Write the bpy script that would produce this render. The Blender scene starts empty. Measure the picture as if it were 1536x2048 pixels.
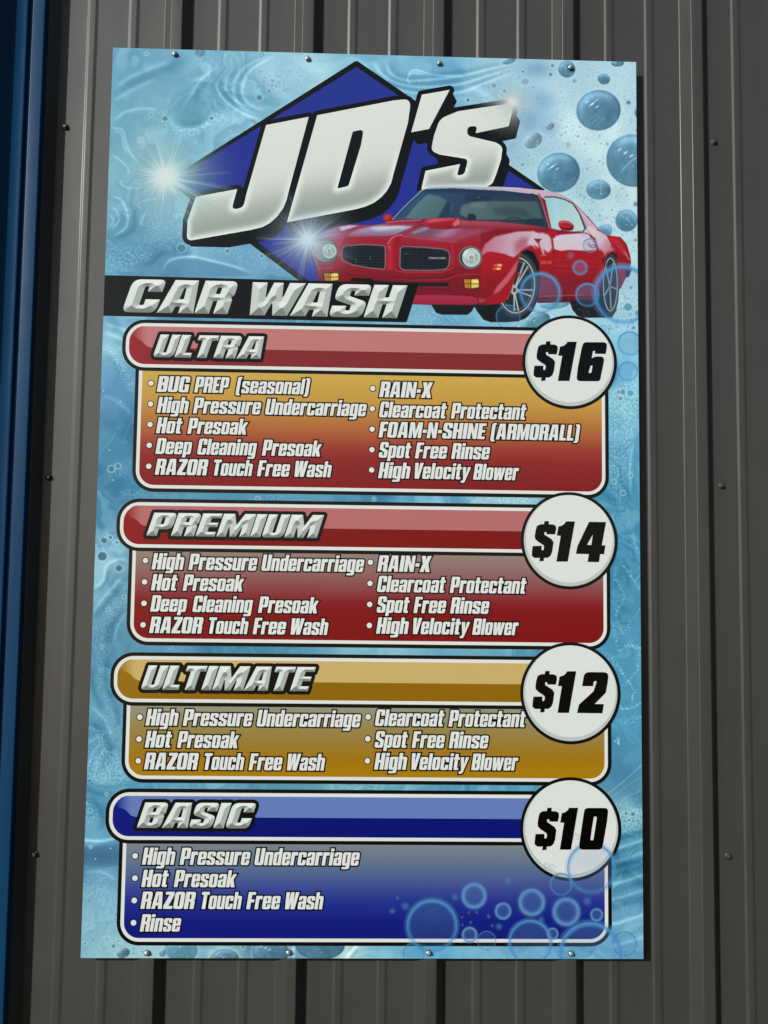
import bpy, math, random
import numpy as np
from mathutils import Matrix, Vector
from mathutils.geometry import tessellate_polygon

# ------------------------------------------------------------------ camera, sky, sun, exposure
S = bpy.context.scene
COL = S.collection
Z0 = 0.80                       # height of the sign's lower edge above the ground
cam_d = bpy.data.cameras.new('camera')
cam = bpy.data.objects.new('camera', cam_d)
COL.objects.link(cam)
cx, cy, cz = (0.99949999, -0.02911279, 0.01233719), (-0.01459311, -0.07859438, 0.99679986), (-0.02804999, -0.99648149, -0.07897993)
cam.matrix_world = Matrix(((cx[0], cy[0], cz[0], 0.5788231), (cx[1], cy[1], cz[1], -2.18622465 - 0.0326),
                           (cx[2], cy[2], cz[2], 0.79732774 + Z0), (0, 0, 0, 1)))
cam_d.sensor_fit = 'VERTICAL'
cam_d.sensor_height = 36.0
cam_d.lens = 1954.38 / 2048 * 36.0
cam_d.clip_start = 0.05
cam_d.clip_end = 500
S.camera = cam

world = bpy.data.worlds.new('World')
S.world = world
world.use_nodes = True
nt = world.node_tree
bg = nt.nodes['Background']
sky = nt.nodes.new('ShaderNodeTexSky')
sky.sky_type = 'NISHITA'
sky.sun_disc = False
SUN = Vector((-0.581, -0.718, 0.375)).normalized()       # towards the sun
sky.sun_elevation = math.asin(SUN.z)
sky.sun_rotation = math.atan2(SUN.x, SUN.y)
sky.altitude = 0
sky.air_density = 1.0
sky.dust_density = 1.0
sky.ozone_density = 1.0
nt.links.new(sky.outputs[0], bg.inputs[0])
bg.inputs[1].default_value = 0.05

sun_d = bpy.data.lights.new('sun', 'SUN')
sun_d.energy = 2.95
sun_d.angle = math.radians(0.53)
sun_d.color = (0.985, 1.0, 0.985)
sun = bpy.data.objects.new('sun', sun_d)
sun.rotation_euler = SUN.to_track_quat('Z', 'Y').to_euler()
sun.location = SUN * 20
COL.objects.link(sun)

S.view_settings.view_transform = 'Standard'
S.view_settings.look = 'None'
S.view_settings.exposure = 0.06
S.view_settings.gamma = 1.0
S.view_settings.use_curve_mapping = False
S.render.engine = 'CYCLES'
S.cycles.max_bounces = 6
S.cycles.transparent_max_bounces = 16

# ------------------------------------------------------------------ helpers
def lin(c):
    c = np.asarray(c, float) / 255.0
    return np.where(c <= 0.04045, c / 12.92, ((c + 0.055) / 1.055) ** 2.4)

def ink(r, g, b):                       # printed ink: display colour to base colour
    return lin((r, g, b)) * 1.15

def tag(o, label=None, cat=None, group=None, kind=None):
    if label: o['label'] = label
    if cat: o['category'] = cat
    if group: o['group'] = group
    if kind: o['kind'] = kind
    return o

def empty(name, loc=(0, 0, 0), parent=None):
    o = bpy.data.objects.new(name, None)
    o.location = loc
    o.empty_display_size = 0.05
    COL.objects.link(o)
    if parent: o.parent = parent
    return o

def mesh_np(name, verts, faces_flat, sizes, mat, parent=None, cols=None, smooth=False):
    """verts (n,3); faces_flat loop indices; sizes loops per face; cols (n,4) linear"""
    me = bpy.data.meshes.new(name)
    verts = np.asarray(verts, np.float32)
    faces_flat = np.asarray(faces_flat, np.int32).ravel()
    sizes = np.asarray(sizes, np.int32)
    me.vertices.add(len(verts))
    me.vertices.foreach_set('co', verts.ravel())
    me.loops.add(len(faces_flat))
    me.loops.foreach_set('vertex_index', faces_flat)
    me.polygons.add(len(sizes))
    starts = np.concatenate([[0], np.cumsum(sizes)[:-1]]).astype(np.int32)
    me.polygons.foreach_set('loop_start', starts)
    me.polygons.foreach_set('loop_total', sizes)
    me.update(calc_edges=True)
    if cols is not None:
        a = me.color_attributes.new('ink', 'FLOAT_COLOR', 'POINT')
        a.data.foreach_set('color', np.asarray(cols, np.float32).ravel())
    me.materials.append(mat)
    if smooth:
        me.polygons.foreach_set('use_smooth', np.ones(len(sizes), bool))
    o = bpy.data.objects.new(name, me)
    COL.objects.link(o)
    if parent: o.parent = parent
    return o

# the artwork was digitised from a frontal template; this homography turns template units into metres on the sign face
SIGN_W, SIGN_H = 1.2192, 2.039
def _homog(src, dst):
    A_ = []
    for (x, y), (u, v) in zip(src, dst):
        A_.append([x, y, 1, 0, 0, 0, -u * x, -u * y, -u])
        A_.append([0, 0, 0, x, y, 1, -v * x, -v * y, -v])
    return np.linalg.svd(np.array(A_, float))[2][-1].reshape(3, 3)
HM = _homog([(226, 95), (1272, 124), (1287, 1918), (161, 1916)], [(0, SIGN_H), (SIGN_W, SIGN_H), (SIGN_W, 0), (0, 0)])
def A(x, y):
    x = np.asarray(x, float); y = np.asarray(y, float)
    d = HM[2, 0] * x + HM[2, 1] * y + HM[2, 2]
    return (HM[0, 0] * x + HM[0, 1] * y + HM[0, 2]) / d, (HM[1, 0] * x + HM[1, 1] * y + HM[1, 2]) / d
def Ap(pts):
    p = np.asarray(pts, float)
    u, w = A(p[:, 0], p[:, 1])
    return np.stack([u, w], 1)

FACE_Y = -0.0325                # front of the sign panel; the wall's flats are at y = 0
STEP = 0.00012                  # thickness of one printed layer
def layer_y(k): return FACE_Y - STEP * (k + 1)

class Art:
    """collects flat printed shapes (u, w, layer) with a colour per vertex -> one mesh"""
    def __init__(s):
        s.v, s.f, s.n, s.c, s.k = [], [], [], [], 0
    def add(s, uw, faces, layer, cols):
        uw = np.asarray(uw, float)
        n = len(uw)
        s.v.append(np.stack([uw[:, 0], np.full(n, layer_y(layer)), uw[:, 1]], 1))
        c = np.ones((n, 4)); cc = np.asarray(cols, float)
        if cc.ndim == 1: c[:, :len(cc)] = cc
        else: c[:, :cc.shape[1]] = cc
        s.c.append(c)
        for f in faces:
            s.f.extend([i + s.k for i in f]); s.n.append(len(f))
        s.k += n
    def add_np(s, uw, quads, layer, cols):
        n = len(uw)
        s.v.append(np.stack([uw[:, 0], np.full(n, layer_y(layer)), uw[:, 1]], 1))
        c = np.ones((n, 4)); c[:, :cols.shape[1]] = cols
        s.c.append(c)
        q = np.asarray(quads) + s.k
        s.f.extend(q.ravel().tolist()); s.n.extend([q.shape[1]] * len(q))
        s.k += n
    def fill(s, contours, layer, col):
        """contours in u,w; the first is the outer one, the others are holes"""
        polys = [[Vector((p[0], p[1], 0)) for p in c] for c in contours]
        tris = tessellate_polygon(polys)
        allp = np.concatenate([np.asarray(c, float) for c in contours])
        s.add(allp, tris, layer, col)
    def rows(s, ws, ul, ur, layer, colf, nu=2):
        """strip of rows between left and right edges; colf(u, w) -> rgb"""
        ws = np.asarray(ws, float); t = np.linspace(0, 1, nu)
        ul = np.asarray(ul, float); ur = np.asarray(ur, float)
        U = ul[:, None] + (ur - ul)[:, None] * t[None]
        Wm = np.repeat(ws[:, None], nu, 1)
        uw = np.stack([U.ravel(), Wm.ravel()], 1)
        cols = np.array([colf(a, b) for a, b in uw])
        fs = []
        for i in range(len(ws) - 1):
            for j in range(nu - 1):
                a = i * nu + j
                fs.append((a, a + 1, a + nu + 1, a + nu))
        s.add(uw, fs, layer, cols)
    def stroke(s, contour, r, layer, col, n=10):
        """a band of half width r round a closed contour, with round joints"""
        c = np.asarray(contour, float); m = len(c)
        uw, fs, k = [], [], 0
        for i in range(m):
            p, q = c[i], c[(i + 1) % m]
            d = q - p; L = np.hypot(*d)
            if L < 1e-9: continue
            nn = np.array([-d[1], d[0]]) / L * r
            uw += [p + nn, p - nn, q - nn, q + nn]; fs.append((k, k + 1, k + 2, k + 3)); k += 4
            uw += [p + r * np.array([math.cos(a), math.sin(a)]) for a in np.linspace(0, 2 * math.pi, n, endpoint=False)]
            fs.append(tuple(range(k, k + n))); k += n
        s.add(uw, fs, layer, col)
    def build(s, name, mat, parent=None):
        return mesh_np(name, np.concatenate(s.v), s.f, s.n, mat, parent, np.concatenate(s.c))

def rounded(pts, seg=5):
    """pts: (x, y[, r]) -> contour with rounded corners"""
    out = []; n = len(pts)
    for i in range(n):
        p = np.array(pts[i][:2], float); r = pts[i][2] if len(pts[i]) > 2 else 0
        if r <= 0: out.append(p); continue
        a = np.array(pts[i - 1][:2], float) - p; b = np.array(pts[(i + 1) % n][:2], float) - p
        la, lb = np.hypot(*a), np.hypot(*b); a /= la; b /= lb
        ang = math.acos(max(-1, min(1, float(a @ b))))
        t = min(r / max(math.tan(ang / 2), 1e-3), la * .49, lb * .49)
        p0, p1 = p + a * t, p + b * t
        for k in range(seg + 1):
            q = k / seg
            out.append((1 - q) ** 2 * p0 + 2 * q * (1 - q) * p + q * q * p1)
    return np.array(out)

def spline(pts, per=6):
    """closed Catmull-Rom through pts"""
    p = np.asarray(pts, float); n = len(p); out = []
    for i in range(n):
        a, b, c, d = p[i - 1], p[i], p[(i + 1) % n], p[(i + 2) % n]
        for k in range(per):
            t = k / per
            out.append(.5 * (2 * b + (c - a) * t + (2 * a - 5 * b + 4 * c - d) * t * t + (3 * b - a - 3 * c + d) * t ** 3))
    return np.array(out)

def sdf(P, contours):
    """signed distance (>0 inside, even-odd), nearest boundary point"""
    A0 = np.concatenate([np.asarray(c, float) for c in contours])
    B0 = np.concatenate([np.roll(np.asarray(c, float), -1, 0) for c in contours])
    best = np.full(len(P), 1e18); near = np.zeros_like(P); inside = np.zeros(len(P), bool)
    for a, b in zip(A0, B0):
        d = b - a; L2 = d @ d
        if L2 < 1e-18: continue
        t = np.clip(((P - a) @ d) / L2, 0, 1)
        q = a + t[:, None] * d
        dd = ((P - q) ** 2).sum(1)
        m = dd < best
        best[m] = dd[m]; near[m] = q[m]
        if a[1] != b[1]:
            c = ((a[1] > P[:, 1]) != (b[1] > P[:, 1]))
            xi = a[0] + (P[:, 1] - a[1]) / (b[1] - a[1]) * d[0]
            inside ^= c & (P[:, 0] < xi)
    dist = np.sqrt(best)
    return np.where(inside, dist, -dist), near

def sdf_mesh(contours, step):
    """regular quad mesh of the region; boundary vertices snapped onto the outline"""
    allp = np.concatenate(contours)
    lo, hi = allp.min(0) - step, allp.max(0) + step * 2
    xs = np.arange(lo[0], hi[0], step); ys = np.arange(lo[1], hi[1], step)
    X, Y = np.meshgrid(xs, ys)
    P = np.stack([X.ravel(), Y.ravel()], 1)
    d, near = sdf(P, contours)
    ny, nx = X.shape
    ins = (d > 0).reshape(ny, nx)
    cell = ins[:-1, :-1] | ins[1:, :-1] | ins[:-1, 1:] | ins[1:, 1:]
    idx = np.arange(ny * nx).reshape(ny, nx)
    q = np.stack([idx[:-1, :-1][cell], idx[:-1, 1:][cell], idx[1:, 1:][cell], idx[1:, :-1][cell]], 1)
    out = d <= 0
    P[out] = near[out]
    d = np.where(out, 0, d)
    used = np.unique(q)
    remap = np.full(ny * nx, -1); remap[used] = np.arange(len(used))
    return P[used], remap[q], d[used], near[used]

def field_mesh(field, lo, hi, step):
    """regular quad mesh where field(P) > 0 (a distance-like field), rim snapped to the zero level"""
    xs = np.arange(lo[0] - step, hi[0] + 2 * step, step); ys = np.arange(lo[1] - step, hi[1] + 2 * step, step)
    X, Y = np.meshgrid(xs, ys)
    P = np.stack([X.ravel(), Y.ravel()], 1)
    F = field(P).reshape(X.shape)
    ins = F > 0
    cell = ins[:-1, :-1] | ins[1:, :-1] | ins[:-1, 1:] | ins[1:, 1:]
    idx = np.arange(X.size).reshape(X.shape)
    q = np.stack([idx[:-1, :-1][cell], idx[:-1, 1:][cell], idx[1:, 1:][cell], idx[1:, :-1][cell]], 1)
    gy, gx = np.gradient(F, step)
    g2_ = np.maximum(gx ** 2 + gy ** 2, .25)
    mv = np.stack([(F * gx / g2_).ravel(), (F * gy / g2_).ravel()], 1)
    out = ~ins.ravel()
    P[out] -= mv[out]
    used = np.unique(q); rm = np.full(X.size, -1); rm[used] = np.arange(len(used))
    return P[used], rm[q]

def vnoise(x, y, seed):
    """value noise with quintic blend"""
    rs = np.random.RandomState(seed); T = rs.rand(256, 256)
    xi = np.floor(x).astype(int); yi = np.floor(y).astype(int)
    fx, fy = x - xi, y - yi
    fx = fx ** 3 * (fx * (fx * 6 - 15) + 10); fy = fy ** 3 * (fy * (fy * 6 - 15) + 10)
    g = lambda a, b: T[b & 255, a & 255]
    return (g(xi, yi) * (1 - fx) + g(xi + 1, yi) * fx) * (1 - fy) + (g(xi, yi + 1) * (1 - fx) + g(xi + 1, yi + 1) * fx) * fy

def fbm(x, y, seed, oct=4):
    s, a, f, t = 0, 1, 1, 0
    for o in range(oct):
        s = s + a * vnoise(x * f + 17.3 * o, y * f + 5.1 * o, seed + o); t += a; a *= .5; f *= 2.03
    return s / t

def smooth(a, b, x):
    t = np.clip((x - a) / (b - a), 0, 1)
    return t * t * (3 - 2 * t)

def worley(x, y, seed):
    rs = np.random.RandomState(seed); JX = rs.rand(128, 128); JY = rs.rand(128, 128); JR = rs.rand(128, 128)
    xi = np.floor(x).astype(int); yi = np.floor(y).astype(int)
    best = np.full(x.shape, 9.0); rr = np.zeros(x.shape)
    for dx in (-1, 0, 1):
        for dy in (-1, 0, 1):
            a, b = xi + dx, yi + dy
            px = a + JX[b & 127, a & 127]; py = b + JY[b & 127, a & 127]
            d = np.hypot(px - x, py - y)
            m = d < best
            best = np.where(m, d, best); rr = np.where(m, JR[b & 127, a & 127], rr)
    return best, rr

# ------------------------------------------------------------------ materials
def new_mat(name):
    m = bpy.data.materials.new(name); m.use_nodes = True
    n = m.node_tree
    return m, n, n.nodes['Principled BSDF']

def principled(name, col, rough, metal=0.0, spec=0.5, bump=None, var=None, coat=None, streak=None):
    m, n, b = new_mat(name)
    b.inputs['Base Color'].default_value = (*col, 1)
    b.inputs['Roughness'].default_value = rough
    b.inputs['Metallic'].default_value = metal
    b.inputs['Specular IOR Level'].default_value = spec
    tc = n.nodes.new('ShaderNodeTexCoord')
    if coat:
        b.inputs['Coat Weight'].default_value = coat[0]
        b.inputs['Coat Roughness'].default_value = coat[1]
    if streak:                                            # rain streaks and dust: long thin noise down the sheet
        mp = n.nodes.new('ShaderNodeMapping'); mp.inputs['Scale'].default_value = (42, 42, 0.9)
        n.links.new(tc.outputs['Object'], mp.inputs['Vector'])
        ns = n.nodes.new('ShaderNodeTexNoise'); ns.inputs['Scale'].default_value = 1.0; ns.inputs['Detail'].default_value = 5
        n.links.new(mp.outputs[0], ns.inputs['Vector'])
        sr = n.nodes.new('ShaderNodeMapRange'); sr.inputs['From Min'].default_value = .25; sr.inputs['From Max'].default_value = .75
        sr.inputs['To Min'].default_value = rough - streak; sr.inputs['To Max'].default_value = rough + streak
        n.links.new(ns.outputs['Fac'], sr.inputs['Value'])
        n.links.new(sr.outputs[0], b.inputs['Roughness'])
    if var:
        sc, amt = var
        no = n.nodes.new('ShaderNodeTexNoise'); no.inputs['Scale'].default_value = sc; no.inputs['Detail'].default_value = 6
        n.links.new(tc.outputs['Object'], no.inputs['Vector'])
        mr = n.nodes.new('ShaderNodeMapRange'); mr.inputs['From Min'].default_value = .3; mr.inputs['From Max'].default_value = .7
        mr.inputs['To Min'].default_value = 1 - amt; mr.inputs['To Max'].default_value = 1 + amt
        n.links.new(no.outputs['Fac'], mr.inputs['Value'])
        mx = n.nodes.new('ShaderNodeVectorMath'); mx.operation = 'SCALE'
        mx.inputs[0].default_value = col
        n.links.new(mr.outputs[0], mx.inputs['Scale'])
        n.links.new(mx.outputs[0], b.inputs['Base Color'])
    if bump:
        sc, st, dist = bump
        no = n.nodes.new('ShaderNodeTexNoise'); no.inputs['Scale'].default_value = sc; no.inputs['Detail'].default_value = 3
        n.links.new(tc.outputs['Object'], no.inputs['Vector'])
        bp = n.nodes.new('ShaderNodeBump'); bp.inputs['Strength'].default_value = st; bp.inputs['Distance'].default_value = dist
        n.links.new(no.outputs['Fac'], bp.inputs['Height'])
        n.links.new(bp.outputs[0], b.inputs['Normal'])
    return m

def print_mat(name, overlay=False):
    m, n, b = new_mat(name)
    at = n.nodes.new('ShaderNodeAttribute'); at.attribute_name = 'ink'
    tc = n.nodes.new('ShaderNodeTexCoord')
    no = n.nodes.new('ShaderNodeTexNoise'); no.inputs['Scale'].default_value = 260; no.inputs['Detail'].default_value = 2
    n.links.new(tc.outputs['Object'], no.inputs['Vector'])
    mr = n.nodes.new('ShaderNodeMapRange'); mr.inputs['To Min'].default_value = .97; mr.inputs['To Max'].default_value = 1.03
    n.links.new(no.outputs['Fac'], mr.inputs['Value'])
    vm = n.nodes.new('ShaderNodeVectorMath'); vm.operation = 'SCALE'
    n.links.new(at.outputs['Color'], vm.inputs[0]); n.links.new(mr.outputs[0], vm.inputs['Scale'])
    n.links.new(vm.outputs[0], b.inputs['Base Color'])
    b.inputs['Roughness'].default_value = 0.20
    b.inputs['Specular IOR Level'].default_value = 0.4
    if overlay:
        n.links.new(at.outputs['Alpha'], b.inputs['Alpha'])
    return m
M_PRINT = print_mat('printed_vinyl')
M_OVER = print_mat('printed_vinyl_overlay', True)

M_WALL = principled('charcoal_wall_paint', (0.0470, 0.0474, 0.0424), 0.51, spec=0.58, bump=(3.2, 0.16, 0.02), var=(6.0, 0.07), coat=(0.28, 0.20), streak=0.05)
M_BLUE = principled('blue_trim_paint', (0.0045, 0.050, 0.130), 0.33, spec=0.20, bump=(4.0, 0.08, 0.02), var=(6.0, 0.08), streak=0.04)
M_EDGE = principled('sign_panel_core', (0.55, 0.58, 0.58), 0.5, var=(30, 0.05))
M_STEEL = principled('screw_steel', (0.72, 0.72, 0.70), 0.30, metal=0.65, bump=(900, 0.15, 0.0005), var=(300, 0.2))
M_WASHER = principled('dark_rubber_washer', (0.03, 0.03, 0.03), 0.6, var=(200, 0.2))
M_SCREWPAINT = principled('charcoal_screw_paint', (0.055, 0.054, 0.048), 0.42, bump=(700, 0.1, 0.0004), var=(200, 0.15))

# ------------------------------------------------------------------ ribbed metal wall
RIBS = [0.1430 + 0.3055 * k for k in range(-5, 10)]
PITCH = 0.3055
RIB_H = 0.0285

def bend(path, r, seg=7):
    """polyline of (x, y, r) plan points -> polyline with rounded bends"""
    out = [np.array(path[0][:2], float)]
    for i in range(1, len(path) - 1):
        p = np.array(path[i][:2], float); a = np.array(path[i - 1][:2], float) - p; b = np.array(path[i + 1][:2], float) - p
        rr = path[i][2] if len(path[i]) > 2 else r
        la, lb = np.hypot(*a), np.hypot(*b); a /= la; b /= lb
        ang = math.acos(max(-1, min(1, float(a @ b))))
        t = min(rr / max(math.tan(ang / 2), 1e-3), la * .48, lb * .48)
        bis = a + b; nb = np.hypot(*bis)
        if nb < 1e-6: out.append(p); continue
        R = t * math.tan(ang / 2); c = p + bis / nb * (R / math.sin(ang / 2))
        v0 = p + a * t - c; v1 = p + b * t - c
        a0 = math.atan2(v0[1], v0[0]); a1 = math.atan2(v1[1], v1[0])
        d = (a1 - a0 + math.pi) % (2 * math.pi) - math.pi
        for k in range(seg + 1):
            q = a0 + d * k / seg
            out.append(c + R * np.array([math.cos(q), math.sin(q)]))
    out.append(np.array(path[-1][:2], float))
    return np.array(out)

def extrude(name, prof, z0, z1, mat, parent, nz=2, close=False):
    zs = np.linspace(z0, z1, nz); n = len(prof)
    V = np.array([(p[0], p[1], z) for z in zs for p in prof])
    F = []
    m = n if close else n - 1
    for i in range(nz - 1):
        for j in range(m):
            F.append((i * n + j, i * n + (j + 1) % n, (i + 1) * n + (j + 1) % n, (i + 1) * n + j))
    sizes = [4] * len(F); flat = [i for f in F for i in f]
    if close:
        flat += list(range(n))[::-1] + [(nz - 1) * n + j for j in range(n)]; sizes += [n, n]
    return mesh_np(name, V, flat, sizes, mat, parent)

wall = empty('metal_wall', (0.66, 0, 0))
tag(wall, 'charcoal ribbed sheet metal wall behind the car wash menu sign', 'wall', kind='thing')
def half_rib(c, side, full=True):
    return
def panel(k0, k1, dy):
    """one sheet from rib k0 to rib k1 (its last rib laps over the next sheet)"""
    pts = []
    for k in range(k0, k1 + 1):
        c = RIBS[k]
        if k == k0:
            pts += [(c - 0.0050, dy - RIB_H + .0012), (c + 0.0130, dy - RIB_H + .0012, .0030), (c + 0.0310, dy, .0045)]
        elif k == k1:
            pts += [(c - 0.0315, dy, .0045), (c - 0.0128, dy - RIB_H, .0030), (c + 0.0136, dy - RIB_H, .0030), (c + 0.0205, dy - RIB_H * .62)]
        else:
            pts += [(c - 0.0315, dy, .0045), (c - 0.0128, dy - RIB_H, .0030), (c + 0.0130, dy - RIB_H, .0030), (c + 0.0310, dy, .0045)]
        if k < k1:
            for m in (c + .1050, c + PITCH - .1042):
                pts += [(m - .0128, dy, .0040), (m - .0072, dy - .0021, .0040), (m + .0052, dy - .0021, .0050), (m + .0120, dy, .0060)]
    return bend(pts, .004)
for k0 in (0, 3, 6, 9):
    o = extrude('wall_sheet', panel(k0, k0 + 3, 0.0) - np.array([0.66, 0]), 0.0, 4.0, M_WALL, wall, nz=3)

# ------------------------------------------------------------------ blue trim at the left
trim = empty('blue_door_trim', (-0.19, 0, 0))
tag(trim, 'glossy dark blue metal trim standing beside the ribbed wall at far left', 'trim')
def cove():
    pts = []
    R, x0, y0 = 0.052, -0.196, -0.052
    for q in np.linspace(0, math.radians(58), 18):
        pts.append((x0 - R * math.sin(q), y0 - R * (1 - math.cos(q))))
    return pts
face = bend([(-0.1520, 0.0), (-0.1520, -0.052, .003), (-0.1805, -0.052, .002), (-0.1835, -0.040), ], .002)
flat = list(map(tuple, face - np.array([-0.19, 0])))
extrude('edge_strip', np.array(flat), 0.0, 4.0, M_BLUE, trim)
gro = np.array([(-0.1835, -0.040), (-0.1895, -0.040)]) - np.array([-0.19, 0])
extrude('groove', gro, 0.0, 4.0, M_BLUE, trim)
cv = [(-0.1895, -0.040), (-0.1915, -0.0512), (-0.1925, -0.052)] + cove()
last = cv[-1]
cv += [(last[0] - .03, last[1] - .047), (last[0] - .15, last[1] - .05), (last[0] - .15, 0.0)]
extrude('curved_face', np.array(cv) - np.array([-0.19, 0]), 0.0, 4.0, M_BLUE, trim)

# ------------------------------------------------------------------ screws
def lathe(prof, n, ang0=0.0):
    V, F = [], []
    for (r, y) in prof:
        for k in range(n):
            a = ang0 + 2 * math.pi * k / n
            V.append((r * math.cos(a), y, r * math.sin(a)))
    for i in range(len(prof) - 1):
        for k in range(n):
            F.append((i * n + k, i * n + (k + 1) % n, (i + 1) * n + (k + 1) % n, (i + 1) * n + k))
    F.append(tuple((len(prof) - 1) * n + k for k in range(n)))
    return V, F
def lathe_obj(name, prof, n, mat, parent, ang0=0.0, smooth=False):
    V, F = lathe(prof, n, ang0)
    return mesh_np(name, V, [i for f in F for i in f], [len(f) for f in F], mat, parent, smooth=smooth)
def make_screw(name, loc, head, wash, s=1.0, ang=0.3, tilt=(0, 0)):
    e = empty(name, loc)
    lathe_obj('washer', [(.0075 * s, .0), (.0078 * s, -.0012 * s), (.0066 * s, -.0022 * s), (.003 * s, -.0024 * s)], 20, wash, e)
    lathe_obj('flange', [(.0064 * s, -.0020 * s), (.0064 * s, -.0030 * s), (.0050 * s, -.0038 * s), (.002 * s, -.0040 * s)], 20, head, e)
    lathe_obj('hex_head', [(.0043 * s, -.0036 * s), (.0043 * s, -.0080 * s), (.0037 * s, -.0088 * s), (.0020 * s, -.0084 * s)], 6, head, e, ang)
    e.rotation_euler = (tilt[0], 0, tilt[1])
    return e
sx = [0.1430, 0.4494, 0.7558, 1.0633]
st = [2.0264, 2.0243, 2.0222, 2.0200]
bx = [0.1416, 0.4456, 0.7488, 1.0589]
bz = [0.0117, 0.0133, 0.0129, 0.0124]
t_lab = ['silver hex screw in the sign\'s top edge nearest its upper left corner',
         'silver hex screw in the sign\'s top edge just left of the blue diamond\'s peak',
         'silver hex screw in the sign\'s top edge above the apostrophe, right of the blue peak',
         'silver hex screw in the sign\'s top edge over a round blue bubble']
b_lab = ['silver hex screw in the sign\'s bottom edge nearest its lower left corner',
         'silver hex screw in the sign\'s bottom edge under the word Undercarriage',
         'silver hex screw in the sign\'s bottom edge just below the biggest full bubble ring',
         'silver hex screw in the sign\'s bottom edge below the $10 price circle']
for i in range(4):
    for (x, z, lab) in ((sx[i], st[i], t_lab[i]), (bx[i], bz[i], b_lab[i])):
        e = make_screw('sign_screw', (x, layer_y(24), z + Z0), M_STEEL, M_WASHER, s=0.82, ang=random.Random(lab).random(), tilt=(-.10, .08))
        tag(e, lab, 'screw', 'silver screws holding the sign')
for (x, z, lab) in ((-.1116, 1.8609, 'dark wall screw left of the sign beside its upper corner, above the other left ones'),
                    (-.1177, 1.0408, 'dark wall screw left of the sign level with the orange ULTRA box'),
                    (-.1158, 0.2091, 'dark wall screw left of the sign level with the blue BASIC box'),
                    (1.4138, 1.8644, 'dark wall screw right of the sign level with the big bubbles and letter S'),
                    (1.4194, 1.0451, 'dark wall screw right of the sign level with the bottom of the ULTRA box'),
                    (1.4216, 0.2119, 'dark wall screw right of the sign level with the $10 price circle')):
    e = make_screw('wall_screw', (x, 0.0, z + Z0), M_SCREWPAINT, M_SCREWPAINT, s=1.05, ang=random.Random(lab).random(), tilt=(.05, -.05))
    tag(e, lab, 'screw', 'charcoal screws in the metal wall')

# ------------------------------------------------------------------ the sign
sign = empty('menu_sign', (0, 0, Z0))
tag(sign, 'tall car wash price menu sign with red sports car screwed to the ribbed wall', 'sign')
def box(name, lo, hi, mat, parent):
    V = [(x, y, z) for x in (lo[0], hi[0]) for y in (lo[1], hi[1]) for z in (lo[2], hi[2])]
    F = [(0, 1, 3, 2), (4, 6, 7, 5), (0, 4, 5, 1), (2, 3, 7, 6), (0, 2, 6, 4), (1, 5, 7, 3)]
    return mesh_np(name, V, [i for f in F for i in f], [4] * 6, mat, parent)
box('panel', (0, FACE_Y, 0), (SIGN_W, FACE_Y + .003, SIGN_H), M_EDGE, sign)

# ------------------------------------------------------------------ lettering
W_, S_, C_ = .61, .25, .108      # capitals of the list face: width, stem, counter
w_, s_, c_ = .545, .228, .092   # lower case
X_ = .775
def rr(x0, y0, x1, y1, r): return [(x0, y0, r), (x1, y0, r), (x1, y1, r), (x0, y1, r)]
def S_shape(W, H, s, c, r, k=1.0):
    t = .15 * k
    return [(W, .66 * H), (W, H, r), (0, H, r), (0, .53 * H, r * .8), (s + c, .36 * H, .03), (s + c, t, .03), (s, t, .03), (s, .34 * H), (0, .34 * H),
            (0, 0, r), (W, 0, r), (W, .47 * H, r * .8), (s, .64 * H, .03), (s, H - t, .03), (s + c, H - t, .03), (s + c, .66 * H)]
def C_shape(W, H, s, c, r):
    return [(W, .62 * H), (W, H, r), (0, H, r), (0, 0, r), (W, 0, r), (W, .40 * H), (s + c, .40 * H), (s + c, .14, .03), (s, .14, .03), (s, H - .14, .03),
            (s + c, H - .14, .03), (s + c, .62 * H)]
sc = S_ + C_
G = {}
G['A'] = (.68, [[(0, 0), (.235, 0), (.255, .2), (.40, .2), (.415, 0), (.66, 0), (.54, 1), (.14, 1)], [(.275, .36), (.375, .36), (.345, .80), (.315, .80)]])
G['B'] = (W_, [[(0, 0), (W_, 0, .13), (W_, .50, .12), (W_ - .05, .515), (W_, .53, .1), (W_, 1, .13), (0, 1)], rr(S_, .15, sc, .42, .03), rr(S_, .60, sc, .85, .03)])
G['C'] = (W_, [C_shape(W_, 1, S_, C_, .14)])
G['D'] = (W_, [[(0, 0), (W_, 0, .16), (W_, 1, .16), (0, 1)], rr(S_, .15, sc, .85, .03)])
G['E'] = (.49, [[(0, 0), (.48, 0), (.48, .16), (S_, .16), (S_, .42), (.45, .42), (.45, .58), (S_, .58), (S_, .84), (.48, .84), (.48, 1), (0, 1)]])
G['F'] = (.49, [[(0, 0), (S_, 0), (S_, .40), (.45, .40), (.45, .57), (S_, .57), (S_, .84), (.49, .84), (.49, 1), (0, 1)]])
G['G'] = (W_, [[(W_, .62), (W_, 1, .14), (0, 1, .14), (0, 0, .14), (W_, 0), (W_, .50), (sc - .03, .50), (sc - .03, .38), (sc, .38), (sc, .14, .03), (S_, .14, .03),
                (S_, .86, .03), (sc, .86, .03), (sc, .62)]])
G['H'] = (W_, [[(0, 0), (S_, 0), (S_, .42), (sc, .42), (sc, 0), (W_, 0), (W_, 1), (sc, 1), (sc, .58), (S_, .58), (S_, 1), (0, 1)]])
G['I'] = (S_, [[(0, 0), (S_, 0), (S_, 1), (0, 1)]])
G['L'] = (.46, [[(0, 0), (.45, 0), (.45, .16), (S_, .16), (S_, 1), (0, 1)]])
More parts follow.
